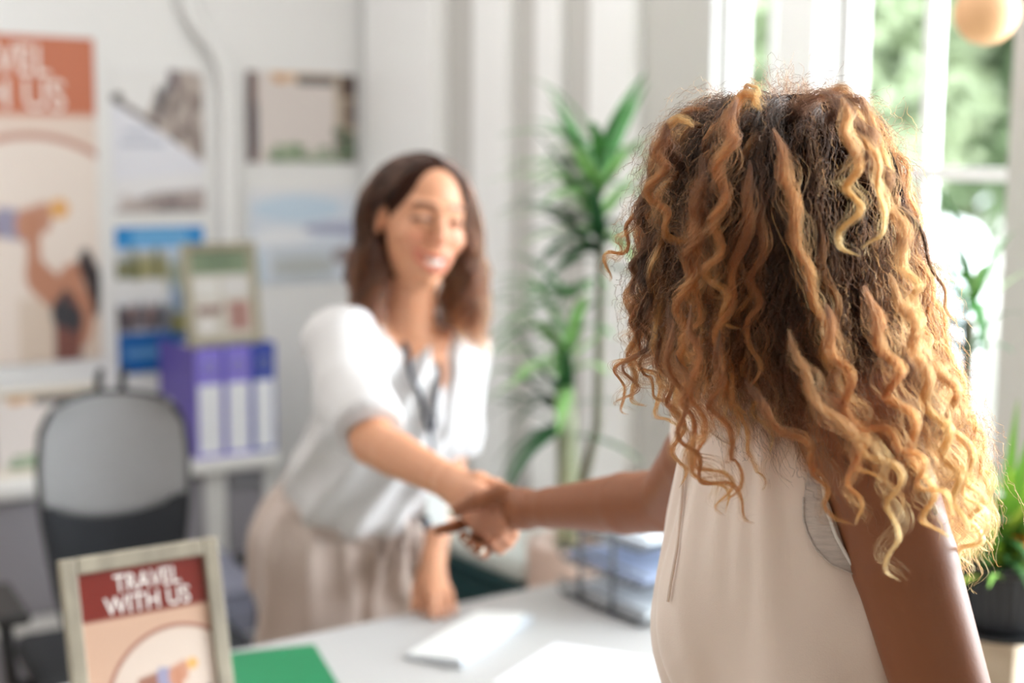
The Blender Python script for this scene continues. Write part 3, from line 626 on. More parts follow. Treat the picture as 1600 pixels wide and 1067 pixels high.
MB().tube([(.0, 0, .70), (ex[0], ex[1], 1.0), (ex[0]*1.05, ex[1]*1.05, zc1-.12)], [.013, .011, .010], 10).build('stem', mat('brown_stem', '6E6B55', .7, noise=.15, nscale=25), dr1, smooth=True)
for i in range(3):
    rosette((0, 0, zc2+.07-.11*i), 17, .24, .0165, GREEN[i], dr1, avoid=.55, els=(-.4, 1.15), dr=(.4, 1.6))
    rosette((ex[0], ex[1], zc1+.05-.08*i), 20, .25, .018, GREEN[i], dr1, avoid=.5, els=(-.35, 1.05), dr=(.2, 1.3))
dr2 = plantroot(1500, 2.42, 'leafy dracaena half hidden behind the curly hair, in front of the window')
pot(dr2, 0, .11, .13, .30, mat('grey_ceramic', 'A8A8A6', .6))
z3 = S(1500, 500, 2.42)[2]
MB().tube([(0, 0, .26), (0, 0, z3)], [.014, .011], 10).build('stem', mat('brown_stem', '6E6B55'), dr2, smooth=True)
for i in range(3): rosette((0, 0, z3-.05*i+.06), 10, .17, .011, GREEN[i], dr2, avoid=.6, els=(-.1, 1.3), dr=(.5, 1.8))
# flowering plant in a black ribbed planter on a tall black metal stand
sp = to_room(S(1566, 900, 2.12)); zt_ = S(1560, 968, 2.12)[2]; ztop = S(1560, 876, 2.12)[2]
st = empty('plant_stand', (sp[0], sp[1], 0), -PHI, 'tall black metal plant stand with thin legs at the right edge', 'plant stand')
m = MB()
ringp = lambda r, z: [(r*cos(a), r*sin(a), z) for a in np.linspace(0, 2*pi, 33)]
MB().tube(ringp(.086, ztop+.002), .006, 8).build('top_ring', BLK, st, smooth=True)
MB().lathe([(.084, zt_-.012), (.084, zt_-.004)], 32).build('shelf', BLK, st)
for k in range(4):
    a = k*pi/2+radians(-55); MB().tube([(.088*cos(a), .088*sin(a), ztop+.002), (.088*cos(a), .088*sin(a), .3), (.10*cos(a), .10*sin(a), 0)], .006, 8).build('leg', BLK, st, smooth=True)
pl = empty('flowering_plant', (sp[0], sp[1], zt_-.003), 0, 'bright green plant with orange and white flowers in a black ribbed planter', 'plant')
pm = MB(); n = 64; prof = [(.058, 0), (.062, .006), (.074, ztop-zt_)]
vv = [((r+(.0015 if k % 2 else -.0012))*cos(2*pi*k/n), (r+(.0015 if k % 2 else -.0012))*sin(2*pi*k/n), z) for r, z in prof for k in range(n)]
pm.add(vv, [(i*n+k, i*n+(k+1) % n, (i+1)*n+(k+1) % n, (i+1)*n+k) for i in range(2) for k in range(n)]+[tuple(range(n))[::-1]]); pm.build('pot', mat('black_planter', '2C2E33', .5), pl)
MB().lathe([(.072, ztop-zt_-.012), (.001, ztop-zt_-.004)], 24).build('soil', mat('soil', '3B2E25'), pl)
YG = [mat('lime_leaf', 'B5CF5A', .45, noise=.2), mat('fresh_leaf', '7FB04B', .45, noise=.2), mat('deep_leaf', '3F7038', .45, noise=.2)]
for i in range(3): rosette((0, 0, ztop-zt_), 34, .25 if i < 2 else .13, .009, YG[i], pl, els=(.45, 1.45) if i < 2 else (-.1, .9), dr=(.4, 1.5))
def blossom(c, r, m, name='flower'):
    b_ = MB(); c = Vector(c)
    for k in range(6):
        a = k*pi/3; d = Vector((cos(a), sin(a), .35)).normalized(); s_ = Vector((-sin(a), cos(a), 0)); V = []
        for t, w_ in ((0, .1), (.4, .42), (.8, .4), (1, .05)): V += [c+d*r*t-s_*r*w_, c+d*r*t+s_*r*w_]
        b_.add(V, [(2*i, 2*i+1, 2*i+3, 2*i+2) for i in range(3)])
    return b_.build(name, m, pl, solid=.001)
for k in range(7):
    a = rnd.uniform(0, 6.28); rr_ = rnd.uniform(.03, .09); blossom((rr_*cos(a), rr_*sin(a), ztop-zt_+rnd.uniform(.02, .05)), .022, mat('orange_petal', 'F08A1E', .5) if k % 2 else mat('amber_petal', 'F5B44A', .5))
for k in range(5):
    a = rnd.uniform(2, 6); blossom((.05*cos(a)+.03, .05*sin(a), ztop-zt_+.07+.015*k), .024, mat('white_petal', 'F6F4F2', .5))

# ------------------------------------------------------------------ people: shared
SKIN1 = mat('warm_brown_skin', 'B47450', .48, sss=.12, attr='skin', noise=.05, nscale=14, bump=.08, bscale=350, spec=.45)
SKIN2 = mat('light_skin', 'D8A283', .45, sss=.15, attr='skin', noise=.03, nscale=18, spec=.4)
def head(fl, C, A, open_mouth):
    G = lambda l, f, u: C+A[0]*l+A[1]*f+A[2]*u
    fl.ell(G(0, -.012, .032), (.074, .094, .088), A, .01); fl.ell(G(0, .026, -.030), (.059, .060, .080), A, .03)
    fl.ell(G(0, .064, -.094), (.022, .020, .017), A, .02)
    for s in (-1, 1):
        fl.ell(G(s*.037, .060, -.020), (.024, .022, .022), A, .015); fl.cone(G(s*.010, .086, .034), G(s*.044, .070, .036), .008, .006, .012)
        fl.ell(G(s*.031, .097, .014), (.015, .012, .009), A, .008, 's'); fl.ell(G(s*.031, .074, .012), (.0145, .014, .012), A, .004)
        fl.ell(G(s*.0745, -.008, -.002), (.007, .017, .029), rot(A, 2, s*.3), .006); fl.ell(G(s*.084, -.004, .002), (.006, .009, .018), A, .004, 's')
    fl.cone(G(0, .084, .026), G(0, .103, -.018), .0065, .0095, .010)
    for s in (-1, 1): fl.ell(G(s*.0105, .096, -.024), (.0075, .009, .0065), A, .006)
    fl.ell(G(0, .078, -.058), (.030, .018, .024), A, .012)
    m = .007 if open_mouth else .001; mw_ = 1.2 if open_mouth else 1.0
    if open_mouth: fl.ell(G(0, .096, -.060), (.027, .016, .0095), A, .003, 's')
    fl.chain([G(-.028*mw_, .077, -.049+m*.5), G(-.012, .0945, -.0545+m), G(0, .0965, -.0565+m), G(.012, .0945, -.0545+m), G(.028*mw_, .077, -.049+m*.5)], [.003, .0045, .005, .0045, .003], .004)
    fl.chain([G(-.026*mw_, .077, -.052), G(-.012, .093, -.064-m), G(0, .0945, -.066-m), G(.012, .093, -.064-m), G(.026*mw_, .077, -.052)], [.003, .005, .0055, .005, .003], .004)
def face_cols(P, C, A, base, lip, brow, blush, open_mouth):
    q = (P-C) @ A.T; l, f, u = q.T; c = np.tile(np.array(lin(base)), (len(P), 1))
    def mix(m, col): nonlocal c; m = np.clip(m, 0, 1)[:, None]; c = c*(1-m)+np.array(lin(col))*m
    nearh = (np.abs(l) < .085) & (f > .02) & (np.abs(u) < .13)
    mix(nearh*.45*np.exp(-(((np.abs(l)-.036)/.018)**2+((u+.022)/.018)**2)), blush); mix(nearh*.35*np.exp(-((l/.012)**2+((u+.02)/.012)**2)), blush)
    m = .007 if open_mouth else .001; w0 = 1.2 if open_mouth else 1.0
    cu = -.0565+m+(l/.028/w0)**2*.005; cl_ = -.066-m+(l/.026/w0)**2*.017
    mix(nearh*(f > .07)*(np.abs(l) < .031*w0)*np.clip(1.6-np.abs(u-cu)/.0032, 0, 1)*.8, lip); mix(nearh*(f > .07)*(np.abs(l) < .029*w0)*np.clip(1.6-np.abs(u-cl_)/.0036, 0, 1)*.8, lip)
    if open_mouth: mix(nearh*(f < .088)*(f > .05)*(np.abs(l) < .020)*(np.abs(u+.060) < .007), '5A1F1C')
    al = np.abs(l); mix(nearh*np.clip(1.5-np.abs(u-(.0385-((al-.028)/.02)**2*.004))/.0036, 0, 1)*(al > .012)*(al < .047)*.85, brow)
    mix(nearh*np.clip(1.6-np.abs(u-(.0125-((al-.031)/.016)**2*.004))/.0028, 0, 1)*(al > .016)*(al < .047), brow)
    return c
def tint(c, P, pts, rad, col, a):
    for p in pts: m = (a*np.clip(1.5-np.linalg.norm(P-p, axis=1)/rad, 0, 1))[:, None]; c = c*(1-m)+np.array(lin(col))*m
    return c
def bvh_of(fl):
    from mathutils.bvhtree import BVHTree
    return BVHTree.FromPolygons([tuple(p) for p in fl.P.tolist()], fl.Q.tolist())
def cast(bv, px, py, lift=.001):
    d = Vector(ray(px, py).tolist()).normalized(); o = Vector((0, 0, EYE)); h = bv.ray_cast(o, d, 6)
    return None if h[0] is None else np.array(h[0]+h[1]*lift)
def person_root(base, label):
    b_ = to_room(base); return empty('person', (b_[0], b_[1], 0), -PHI, label, 'person')
def legs(fl, o, A, hipz, half, r0, r1, r2, floor=.09, k=.03):
    for s in (-1, 1):
        hp = o+A[0]*s*half; hp = np.array([hp[0], hp[1], hipz]); kn = np.array([hp[0], hp[1], hipz*.52])+A[1]*.02; an = np.array([hp[0], hp[1], floor])
        fl.cone(hp, kn, r0, r1, k); fl.cone(kn, an, r1, r2, .02)
def shoes(root, base, o, A, m, half):
    for s in (-1, 1):
        c = o+A[0]*s*half-base; c[2] = 0; F_ = Field(c-np.array([.17, .17, .0])-[0, 0, .01], c+np.array([.17, .17, .14]), .004)
        F_.cone(c+A[1]*-.03+[0, 0, .035], c+A[1]*.13+[0, 0, .026], .034, .030, .02); F_.cone(c+A[1]*-.02+[0, 0, .05], c+A[1]*-.02+[0, 0, .10], .036, .034, .02)
        sl, g = F_.sub(F_.lo, F_.lo+F_.h*F_.n); F_.F = np.maximum(F_.F, -(g[2]+0*F_.F-.001)); F_.mesh('shoe', 1); F_.obj('shoe', m, root, np.zeros(3))

# ------------------------------------------------------------------ the visitor with long curly hair
B1 = np.array([.275, 1.30, 0.]); T1 = frame_at((-.995, -.09))
per1 = person_root(B1, 'person with long curly copper-brown hair and sleeveless cream blouse, seen from behind, shaking hands')
HC1 = np.array([.245, 1.285, 1.527]); HA1 = frame_at((-.50, .86))
K1 = [(.80, 0, 0, .16, .115), (.90, 0, 0, .165, .12), (1.04, 0, .0, .122, .09), (1.14, 0, .012, .132, .105), (1.24, 0, .012, .140, .108), (1.33, 0, 0, .145, .088), (1.385, 0, -.005, .10, .065), (1.42, 0, -.01, .055, .05)]
b1 = Field((-.14, .98, .76), (.50, 2.02, 1.72), .0026)
b1.loft(B1, T1, K1, .02)
NB1 = np.array([.282, 1.30, 1.38]); b1.cone(NB1, HC1+np.array([0.01, 0, -.04]), .054, .050, .03)
head(b1, HC1, HA1, False)
shL, elL = S(1346, 655, 1.17), S(1493, 1150, 1.12)
wrL = elL+np.array([-.035, .07, -.235]); hdL = wrL+np.array([-.03, .03, -.08])
b1.cone(B1+T1[0]*.07+[0, 0, 1.385], shL, .045, .052, .03); b1.chain([shL, shL*.55+elL*.45, elL], [.047, .0435, .038], .004); b1.chain([elL, elL*.65+wrL*.35, wrL], [.037, .036, .024], .004)
fg = nrm(hdL-wrL)
def loose_hand(fl, w_, d, side, pn, s=1.0, curl=.35):
    for i, (o_, L_) in enumerate(((.030, .070), (.010, .078), (-.010, .072), (-.028, .058))):
        k = w_+(d*.085+side*o_)*s; fl.cone(w_, k, .020*s, .0105*s, .012); p = k; dd = d; r_ = .0088*s
        for j, f_ in enumerate((.45, .3, .25)):
            dd = nrm(dd+pn*curl*(.6+.4*j)+side*o_*1.5); n_ = p+dd*L_*f_*s; fl.cone(p, n_, r_, r_*.92, .004); p = n_; r_ *= .93
    p0 = w_+(d*.025+side*.022)*s; p1 = p0+nrm(side*.7+d*.7+pn*.2)*.040*s; p2 = p1+nrm(side*.3+d*.9+pn*.3)*.032*s; p3 = p2+nrm(d+pn*.3)*.025*s
    fl.chain([w_, p0, p1, p2, p3], [.018*s, .015*s, .012*s, .010*s, .0085*s], .006)
loose_hand(b1, wrL, fg, nrm(np.cross(fg, [0, -1., 0]))*-1, nrm([0, .9, -.1]))
shR, elR, wrR = S(1150, 640, 1.455), S(1046, 782, 1.66), S(822, 796, 1.87)
b1.cone(B1-T1[0]*.08+[0, 0, 1.38], shR, .045, .050, .03); b1.chain([shR, shR*.5+elR*.5, elR], [.048, .043, .038], .004)
b1.chain([elR, elR*.72+wrR*.28, wrR*.8+elR*.2, wrR], [.038, .038, .027, .024], .004)
# clasping right hand
kn = [S(774, 782, 1.945), S(771, 797, 1.95), S(769, 812, 1.945), S(767, 826, 1.935)]
for q in kn: b1.cone(wrR, q, .021, .0125, .012)
def fing(fl, pts, r0, r1, k=.004): P_ = [S(*p) if len(p) == 3 else p for p in pts]; fl.chain(P_, list(np.linspace(r0, r1, len(P_))), k)
fC = [[(774, 786, 1.945), (742, 812, 1.955), (712, 822, 1.925), (686, 828, 1.905)], [(771, 800, 1.95), (750, 832, 1.96), (733, 846, 1.925), (725, 838, 1.895)],
      [(769, 812, 1.945), (758, 846, 1.955), (745, 858, 1.92), (738, 848, 1.885)], [(767, 826, 1.935), (764, 854, 1.93), (755, 864, 1.90), (748, 857, 1.872)]]
for f_ in fC: fing(b1, f_, .0095, .0078)
thC = [(812, 782, 1.875), (783, 770, 1.885), (744, 783, 1.878), (709, 799, 1.885)]; fing(b1, thC, .015, .0085, .008)
b1.mesh('body', 1)
c1 = face_cols(b1.P, HC1, HA1, '87502F', '763C30', '2A1A14', 'C07A5E', False)
b1.obj('body', SKIN1, per1, B1, c1)
NAIL = mat('cream_nail', 'EFE9D8', .25, coat=.5)
def nails(bv_pts, root, base):
    for f_ in bv_pts:
        tip, pre = S(*f_[-1]), S(*f_[-2]); d = nrm(tip-pre); up = nrm(-ray(f_[-1][0], f_[-1][1])-d*np.dot(-ray(f_[-1][0], f_[-1][1]), d)); sd = np.cross(d, up)
        P = [[tip+d*(.001+.0085*(j/6-.35))+sd*.0062*(i/6*2-1)*sqrt(max(0.05, 1-(abs(j/6*2-1))**3))+up*(.0078+.0012-.004*(i/6*2-1)**2) - base for i in range(7)] for j in range(7)]
        MB().sheet(P).build('fingernail', NAIL, root, solid=.0008, smooth=True)
nails(fC[1:]+[thC], per1, B1)
# blouse
BLOUSE = mat('cream_blouse', 'E8D3C4', .6, sheen=.3, bump=.12, bscale=900, sss=.05)
bl = Field((.02, 1.02, .84), (.56, 1.60, 1.46), .0030)
KB = [(.86, 0, .0, .178, .130), (.98, 0, .0, .160, .112), (1.08, 0, .008, .155, .100), (1.15, 0, .014, .156, .124), (1.22, 0, .012, .158, .124), (1.30, 0, .006, .150, .112), (1.36, 0, .004, .132, .100), (1.40, 0, -.004, .10, .085), (1.435, 0, -.01, .062, .062)]
bl.loft(B1, T1, KB, .01)
for a_, r_ in ((shL, .060), (shR, .060)): pass
bl.cone(shR+np.array([.02, -.03, 0]), shR*.8+elR*.2, .060, .056, .03)
# armhole carved at the near shoulder
bl.cone(shL+np.array([.02, -.08, .06]), shL*.52+elL*.48+np.array([.045, -.05, 0]), .062, .050, .012, mode='s')
bl.mesh('blouse', 1)
N_ = bl.normals(); q = (bl.P-B1) @ T1.T; l, f, u = q.T; th = np.arctan2(l, f)
g1 = np.sin(th*26+3*np.sin(u*14)+1.5*np.sin(th*7))*np.clip((u-1.18)/.18, 0, 1)*.0022
dr = u+.25*l; g2 = np.sin(th*9+u*9+1.2*np.sin(u*17+th*3))*.0065*np.clip((1.26-u)/.14, 0, 1)+np.sin(th*4.3-u*16+.6)*.004*np.clip((1.33-u)/.1, 0, 1)
g3 = np.abs(np.sin(th*5.2+u*4+.4))**6*.004
bl.P = bl.P+N_*(g1+g2+g3)[:, None]; bl.obj('blouse', BLOUSE, per1, B1)
bvb = bvh_of(bl)
LACE = mat('lace_grey', 'CDBFB6', .8, noise=.35, nscale=60, stretch=(1, 1, 6), bump=.5, bscale=200); BEAD = mat('pearl_trim', 'EDE4DA', .35)
def trim(pts, r, name, m, every=None, lift=.001):
    out_ = []
    P = np.array(pts, float); t = np.linspace(0, len(P)-1, 90); xs = np.interp(t, range(len(P)), P[:, 0]); ys = np.interp(t, range(len(P)), P[:, 1])
    for x, y in zip(xs, ys):
        h = cast(bvb, x, y, lift)
        if h is not None: out_.append(h-B1)
    out_ = np.array(out_); 
    if len(out_) < 4: return
    k = np.ones(5)/5; sm_ = np.stack([np.convolve(np.pad(out_[:, i], 2, mode='edge'), k, 'valid') for i in range(3)], 1); mb = MB(); mb.tube(sm_, r, 6)
    if every:
        for p in sm_[::every]:
            n = 6; mb.add([p+np.array([0, 0, r*2.0]), p-np.array([0, 0, r*2.0])]+[p+r*2.0*np.array([cos(a), sin(a), 0]) for a in np.linspace(0, 2*pi, n+1)[:-1]], [(0, 2+i, 2+(i+1) % n) for i in range(n)]+[(1, 2+(i+1) % n, 2+i) for i in range(n)])
    return mb.build(name, m, per1, smooth=True)
trim([(1086, 655), (1078, 700), (1070, 760), (1068, 800), (1062, 860), (1052, 915), (1048, 940)], .0017, 'drawstring', BLOUSE, lift=.003)
trim([(1072, 640), (1100, 668), (1128, 690), (1150, 700)], .0012, 'neck_gather', BLOUSE)
bvx = bvb; bvb = bvh_of(bl)
eB = [(1277, 690), (1279, 725), (1284, 760), (1291, 800), (1303, 835), (1319, 865), (1340, 895)]; eA = [(1262, 740), (1257, 775), (1257, 810), (1262, 830), (1274, 856), (1297, 880), (1338, 899)]
trim(eB, .0011, 'armhole_beading', BEAD, every=1, lift=.005); trim(eA[1:], .0007, 'lace_edge', LACE, lift=.004)
L_ = []
for t in np.linspace(0, 6, 40):
    xa = [np.interp(t, range(7), [q_[i] for q_ in eA]) for i in (0, 1)]; xb = [np.interp(t, range(7), [q_[i] for q_ in eB]) for i in (0, 1)]; row = []
    for w_ in np.linspace(0, 1, 10):
        hh = cast(bvb, xa[0]*(1-w_)+xb[0]*w_, xa[1]*(1-w_)+xb[1]*w_, .0025)
        if hh is not None: row.append(hh-B1+np.array([0, -.0006*abs(sin(t*9+w_*3)), 0]))
    if len(row) == 10: L_.append(row)
if len(L_) > 3: MB().sheet(L_).build('lace_panel', LACE, per1, solid=.0006, smooth=True)
bvb = bvh_of(b1); trim([(1412, 700), (1430, 735), (1448, 775), (1458, 802)], .0012, 'armhole_beading', BEAD, every=1, lift=.003)
# trousers and shoes (below the frame)
tr1 = Field((.02, 1.02, .04), (.52, 1.56, 1.0), .006); tr1.loft(B1, T1, [(.80, 0, 0, .16, .12), (.88, 0, 0, .166, .125), (.97, 0, 0, .15, .115)], .02); legs(tr1, B1, T1, .84, .085, .085, .062, .055, .06); tr1.mesh('trousers', 1)
tr1.obj('trousers', mat('grey_trouser', '5F6068', .8, noise=.05), per1, B1)
shoes(per1, B1, B1.copy(), T1, mat('dark_shoe', '2B2523', .5), .085)

# ------------------------------------------------------------------ the smiling agent behind the desk
H2, N2 = S(545, 800, 2.80), S(640, 512, 2.58)
B2 = np.array([H2[0], H2[1], 0.]); Lf = nrm([.66, .75, 0]); Up = nrm(N2-H2); Up = nrm(Up-Lf*np.dot(Up, Lf)*.6); Lf = nrm(Lf-Up*np.dot(Lf, Up)); Fr = np.cross(Lf, Up); T2 = np.array([Lf, Fr, Up])
per2 = person_root(B2, 'smiling person with straight brown hair and white shirt, leaning over the desk to shake hands')
HC2 = S(657, 347, 2.53); HA2 = rot(rot(frame_at((.44, -.90)), 1, radians(-7)), 0, radians(4))
HT = np.linalg.norm(N2-H2)
K2 = [(-.12, 0, 0, .155, .10), (0, 0, 0, .16, .105), (HT*.27, 0, .0, .120, .088), (HT*.55, 0, .01, .130, .10), (HT*.78, 0, .005, .140, .092), (HT*.92, 0, -.005, .11, .07), (HT, 0, -.01, .055, .05)]
b2 = Field((-.58, 1.80, .70), (.12, 3.02, 1.70), .0027)
b2.loft(H2, T2, K2, .02)
b2.cone(N2-Up*.02, HC2-HA2[2]*.055-HA2[1]*.02, .050, .050, .03); head(b2, HC2, HA2, True)
s2R, e2R, w2R = S(530, 527, 2.46), S(583, 692, 2.20), S(708, 756, 1.985)
b2.cone(H2+Up*HT*.86-Lf*.08, s2R, .045, .050, .03); b2.chain([s2R, (s2R+e2R)/2, e2R], [.046, .042, .036], .004); b2.chain([e2R, e2R*.7+w2R*.3, w2R*.85+e2R*.15, w2R], [.036, .035, .026, .023], .004)
k2 = [S(768, 780, 1.90), S(765, 797, 1.895), S(759, 812, 1.90), S(750, 826, 1.905)]
for q in k2: b2.cone(w2R, q, .021, .0115, .012)
fA = [[(768, 780, 1.90), (790, 797, 1.885), (803, 812, 1.905), (806, 820, 1.925)], [(765, 797, 1.895), (788, 815, 1.88), (800, 831, 1.90), (802, 838, 1.92)],
      [(759, 812, 1.90), (781, 831, 1.885), (792, 846, 1.905), (794, 850, 1.92)], [(750, 826, 1.905), (768, 842, 1.89), (779, 855, 1.905), (782, 858, 1.92)]]
for f_ in fA: fing(b2, f_, .0095, .008)
fing(b2, [(722, 752, 1.975), (748, 752, 1.955), (776, 762, 1.945), (795, 772, 1.95)], .015, .009, .008)
s2L, e2L, w2L = S(716, 532, 2.74), S(704, 702, 2.80), S(677, 872, 2.665)
b2.cone(H2+Up*HT*.86+Lf*.08, s2L, .045, .048, .03); b2.chain([s2L, (s2L+e2L)/2, e2L], [.046, .041, .035], .004); b2.chain([e2L, e2L*.7+w2L*.3, w2L], [.035, .033, .023], .004)
tips = []
for (kx, ky), (tx, ty), rr_ in (((692, 912), (709, 952), .0085), ((684, 915), (694, 958), .0088), ((674, 915), (678, 960), .0085), ((666, 912), (663, 955), .0078)):
    t_ = to_stage(on_plane(tx, ty+3, 2, DZ+.009)); k_ = S(kx, ky, (t_[1]*.6+w2L[1]*.4)); b2.cone(w2L, k_, .019, .0115, .012); m_ = (k_+t_)/2+np.array([0, 0, .012]); b2.chain([k_, m_, t_], [.0105, rr_*1.05, rr_*.9], .004)
t_ = to_stage(on_plane(648, 950, 2, DZ+.009)); b2.chain([w2L, S(662, 895, w2L[1]), S(652, 922, t_[1]+.03), t_], [.018, .014, .011, .009], .006)
b2.mesh('body', 1)
c2 = face_cols(b2.P, HC2, HA2, 'C98F6D', 'BE5A52', '33211B', 'DB8A72', True)
c2 = tint(c2, b2.P, [S(765, 820, 1.9)], .05, 'A8705A', .6); b2.obj('body', SKIN2, per2, B2, c2)  # hand's natural redness plus shade of the handshake, painted into the skin colour
G2 = lambda l, f, u: HC2+HA2[0]*l+HA2[1]*f+HA2[2]*u-B2
P = [[G2(l, .0895-(l/.024)**2*.010, uu) for l in np.linspace(-.025, .025, 13)] for uu in (-.0655, -.0525)]
MB().sheet(P).build('teeth', mat('teeth', 'F6F1EA', .25), per2, solid=.002, smooth=True)
# shirt with rolled sleeves
SHIRT = mat('white_shirt', 'C9C5C4', .75, sheen=.2, bump=.1, bscale=500)
sh = Field((-.62, 2.02, .86), (.10, 3.05, 1.42), .0036)
KS = [(.045, 0, .0, .150, .115), (.085, 0, .010, .166, .132), (HT*.30, 0, .010, .158, .128), (HT*.55, 0, .014, .152, .122), (HT*.78, 0, .008, .152, .108), (HT*.92, 0, -.002, .118, .082), (HT*1.0, 0, -.006, .062, .060)]
sh.loft(H2, T2, KS, .01)
cufR = e2R*.88+s2R*.12; sh.chain([H2+Up*HT*.84-Lf*.09, s2R, (s2R+e2R)/2+np.array([-.012, 0, -.01]), cufR], [.058, .056, .058, .055], .012)
cufL = e2L*.92+s2L*.08; sh.chain([H2+Up*HT*.84+Lf*.09, s2L, (s2L+e2L)/2, cufL], [.056, .055, .055, .050], .012)
sh.cone(cufR-nrm(cufR-s2R)*.02, cufR, .055, .057, .008); sh.cone(cufL-nrm(cufL-s2L)*.02, cufL, .052, .053, .008)
# flat cut at the cuffs, open neckline
def plane_cut(fl, c, n, R_):
    sl, g = fl.sub(c-R_, c+R_)
    d = -((g[0]-c[0])*n[0]+(g[1]-c[1])*n[1]+(g[2]-c[2])*n[2]); d = np.maximum(d, np.sqrt((g[0]-c[0])**2+(g[1]-c[1])**2+(g[2]-c[2])**2)-R_+.01); fl.put(sl, d.astype(np.float32), .003, 's')
plane_cut(sh, cufR+nrm(e2R-s2R)*.012, nrm(e2R-s2R), .085); plane_cut(sh, cufL+nrm(e2L-s2L)*.012, nrm(e2L-s2L), .085)
vtop = H2+Up*(HT*1.02)+Fr*.075; vbot = H2+Up*(HT*.72)+Fr*.125; sh.cone(vtop, vbot, .046, .004, .006, mode='s', flat=Fr, fs=1.2)
sh.mesh('shirt', 1)
N_ = sh.normals(); q = (sh.P-H2) @ T2.T; l, f, u = q.T; th = np.arctan2(l, f)
w1 = np.sin(u*38+6*l+2*np.sin(th*4))*.0034+np.sin(th*11+u*13+2*np.sin(u*20))*.0045*np.clip((HT*.7-u)/.1, 0, 1)+np.abs(np.sin(th*6-u*11+1))**5*.007
sh.P = sh.P+N_*w1[:, None]; sh.obj('shirt', SHIRT, per2, B2); bvs = bvh_of(sh)
# collar: two folded wings
for s in (-1, 1):
    P = []
    for i, t in enumerate(np.linspace(0, 1, 14)):
        a = s*(2.6-t*2.15); base_ = H2+Up*(HT*(1.0-.13*t**2))+Lf*sin(a)*(.060+.006*t)+Fr*(cos(a)*(.060+.028*t))
        up_ = base_+Up*.034*(1-.35*t)-Fr*cos(a)*.006-Lf*sin(a)*.006; fold = up_+(Lf*sin(a)+Fr*cos(a))*.012; tipp = base_+(Lf*sin(a)+Fr*cos(a))*.016-Up*(.010+.030*t**3)
        P.append([base_-B2, up_-B2, fold-B2, tipp-B2])
    MB().sheet(P).build('collar', SHIRT, per2, solid=.002, smooth=True, sub=1)
# trousers
TRO = mat('beige_satin_trousers', 'B9A69B', .38, sheen=.2, noise=.04, nscale=5)
tr2 = Field((-.62, 2.45, .03), (.06, 3.10, 1.06), .0042)
tr2.loft(H2-Up*.0, T2, [(-.16, 0, 0, .165, .125), (-.05, 0, 0, .180, .140), (.02, 0, .002, .165, .130), (.062, 0, .002, .142, .112)], .03)
for s in (-1, 1):
    hp = H2+Lf*s*.085-Up*.06; kn_ = np.array([hp[0], hp[1], .46]); an_ = np.array([hp[0], hp[1], .07]); tr2.cone(hp, kn_, .110, .085, .03); tr2.cone(kn_, an_, .085, .080, .02)
tr2.mesh('trousers', 1)
N_ = tr2.normals(); q = (tr2.P-H2) @ T2.T; l, f, u = q.T; th = np.arctan2(l, f)
w2 = np.abs(np.sin(th*7+u*5+1.3*np.sin(u*9)))**3*.012*np.clip((.08-u)/.05, 0, 1)*np.clip((u+.7)/.4, 0, 1)+np.sin(th*3.3+u*21)*.004
tr2.P = tr2.P+N_*w2[:, None]; tr2.obj('trousers', TRO, per2, B2)
bt = [H2+Up*.058+Lf*.148*sin(a)+Fr*.118*cos(a)-B2 for a in np.linspace(0, 2*pi, 40)]; MB().tube(bt, .008, 8, flat=2.2).build('waist_tie', TRO, per2, smooth=True)
bvt = bvh_of(tr2)
kt = S(632, 800, 2.70)-B2
for dx, ln in ((-.02, .12), (.015, .15)): MB().tube([kt+np.array([0, 0, .01]), kt+np.array([dx, -.02, -.04]), kt+np.array([dx*1.6, -.015, -ln])], [.008, .012, .010], 8, flat=.35).build('tie_end', TRO, per2, smooth=True)
shoes(per2, B2, B2.copy(), frame_at((.7, -.7)), mat('tan_shoe', 'B59A82', .5), .085)
# lanyard with a badge
lb = to_room(B2); lan = empty('lanyard', (lb[0], lb[1], 0), -PHI, 'dark lanyard with a clear badge hanging from the neck of the white-shirted woman', 'lanyard')
DL = mat('dark_strap', '2F3440', .6)
def strap(pts, lift=.006):
    P = np.array(pts, float); t = np.linspace(0, len(P)-1, 40); o_ = []
    for x, y in zip(np.interp(t, range(len(P)), P[:, 0]), np.interp(t, range(len(P)), P[:, 1])):
        h = cast(bvs, x, y, lift)
        if h is not None and (not o_ or abs(h[1]-B2[1]-o_[-1][1]) < .05): o_.append(h-B2)
    MB().tube(o_, .0042, 8).build('strap', DL, lan, smooth=True)
strap([(628, 512), (640, 575), (652, 610), (664, 645), (668, 670)]); strap([(676, 492), (684, 550), (682, 610), (676, 650), (671, 672)])
e1 = cast(bvs, 668, 670, .006); e2_ = S(678, 718, e1[1]-.03); e3 = S(686, 770, e1[1]-.05)
MB().tube([e1-B2, e2_-B2, e3-B2], .0042, 8).build('strap', DL, lan, smooth=True)
bd = S(690, 795, e3[1]); M_ = Matrix.Translation((bd-B2).tolist()) @ Matrix.Rotation(radians(20), 4, 'Z'); m = MB(); m.box(-.030, -.002, -.030, .012, .002, .030, M_); m.build('badge', mat('clear_badge', 'D9DCDA', .2), lan, bevel=.003)
m = MB(); m.box(-.036, -.008, -.036, -.024, .006, -.012, M_); m.build('clip', DL, lan, bevel=.002)

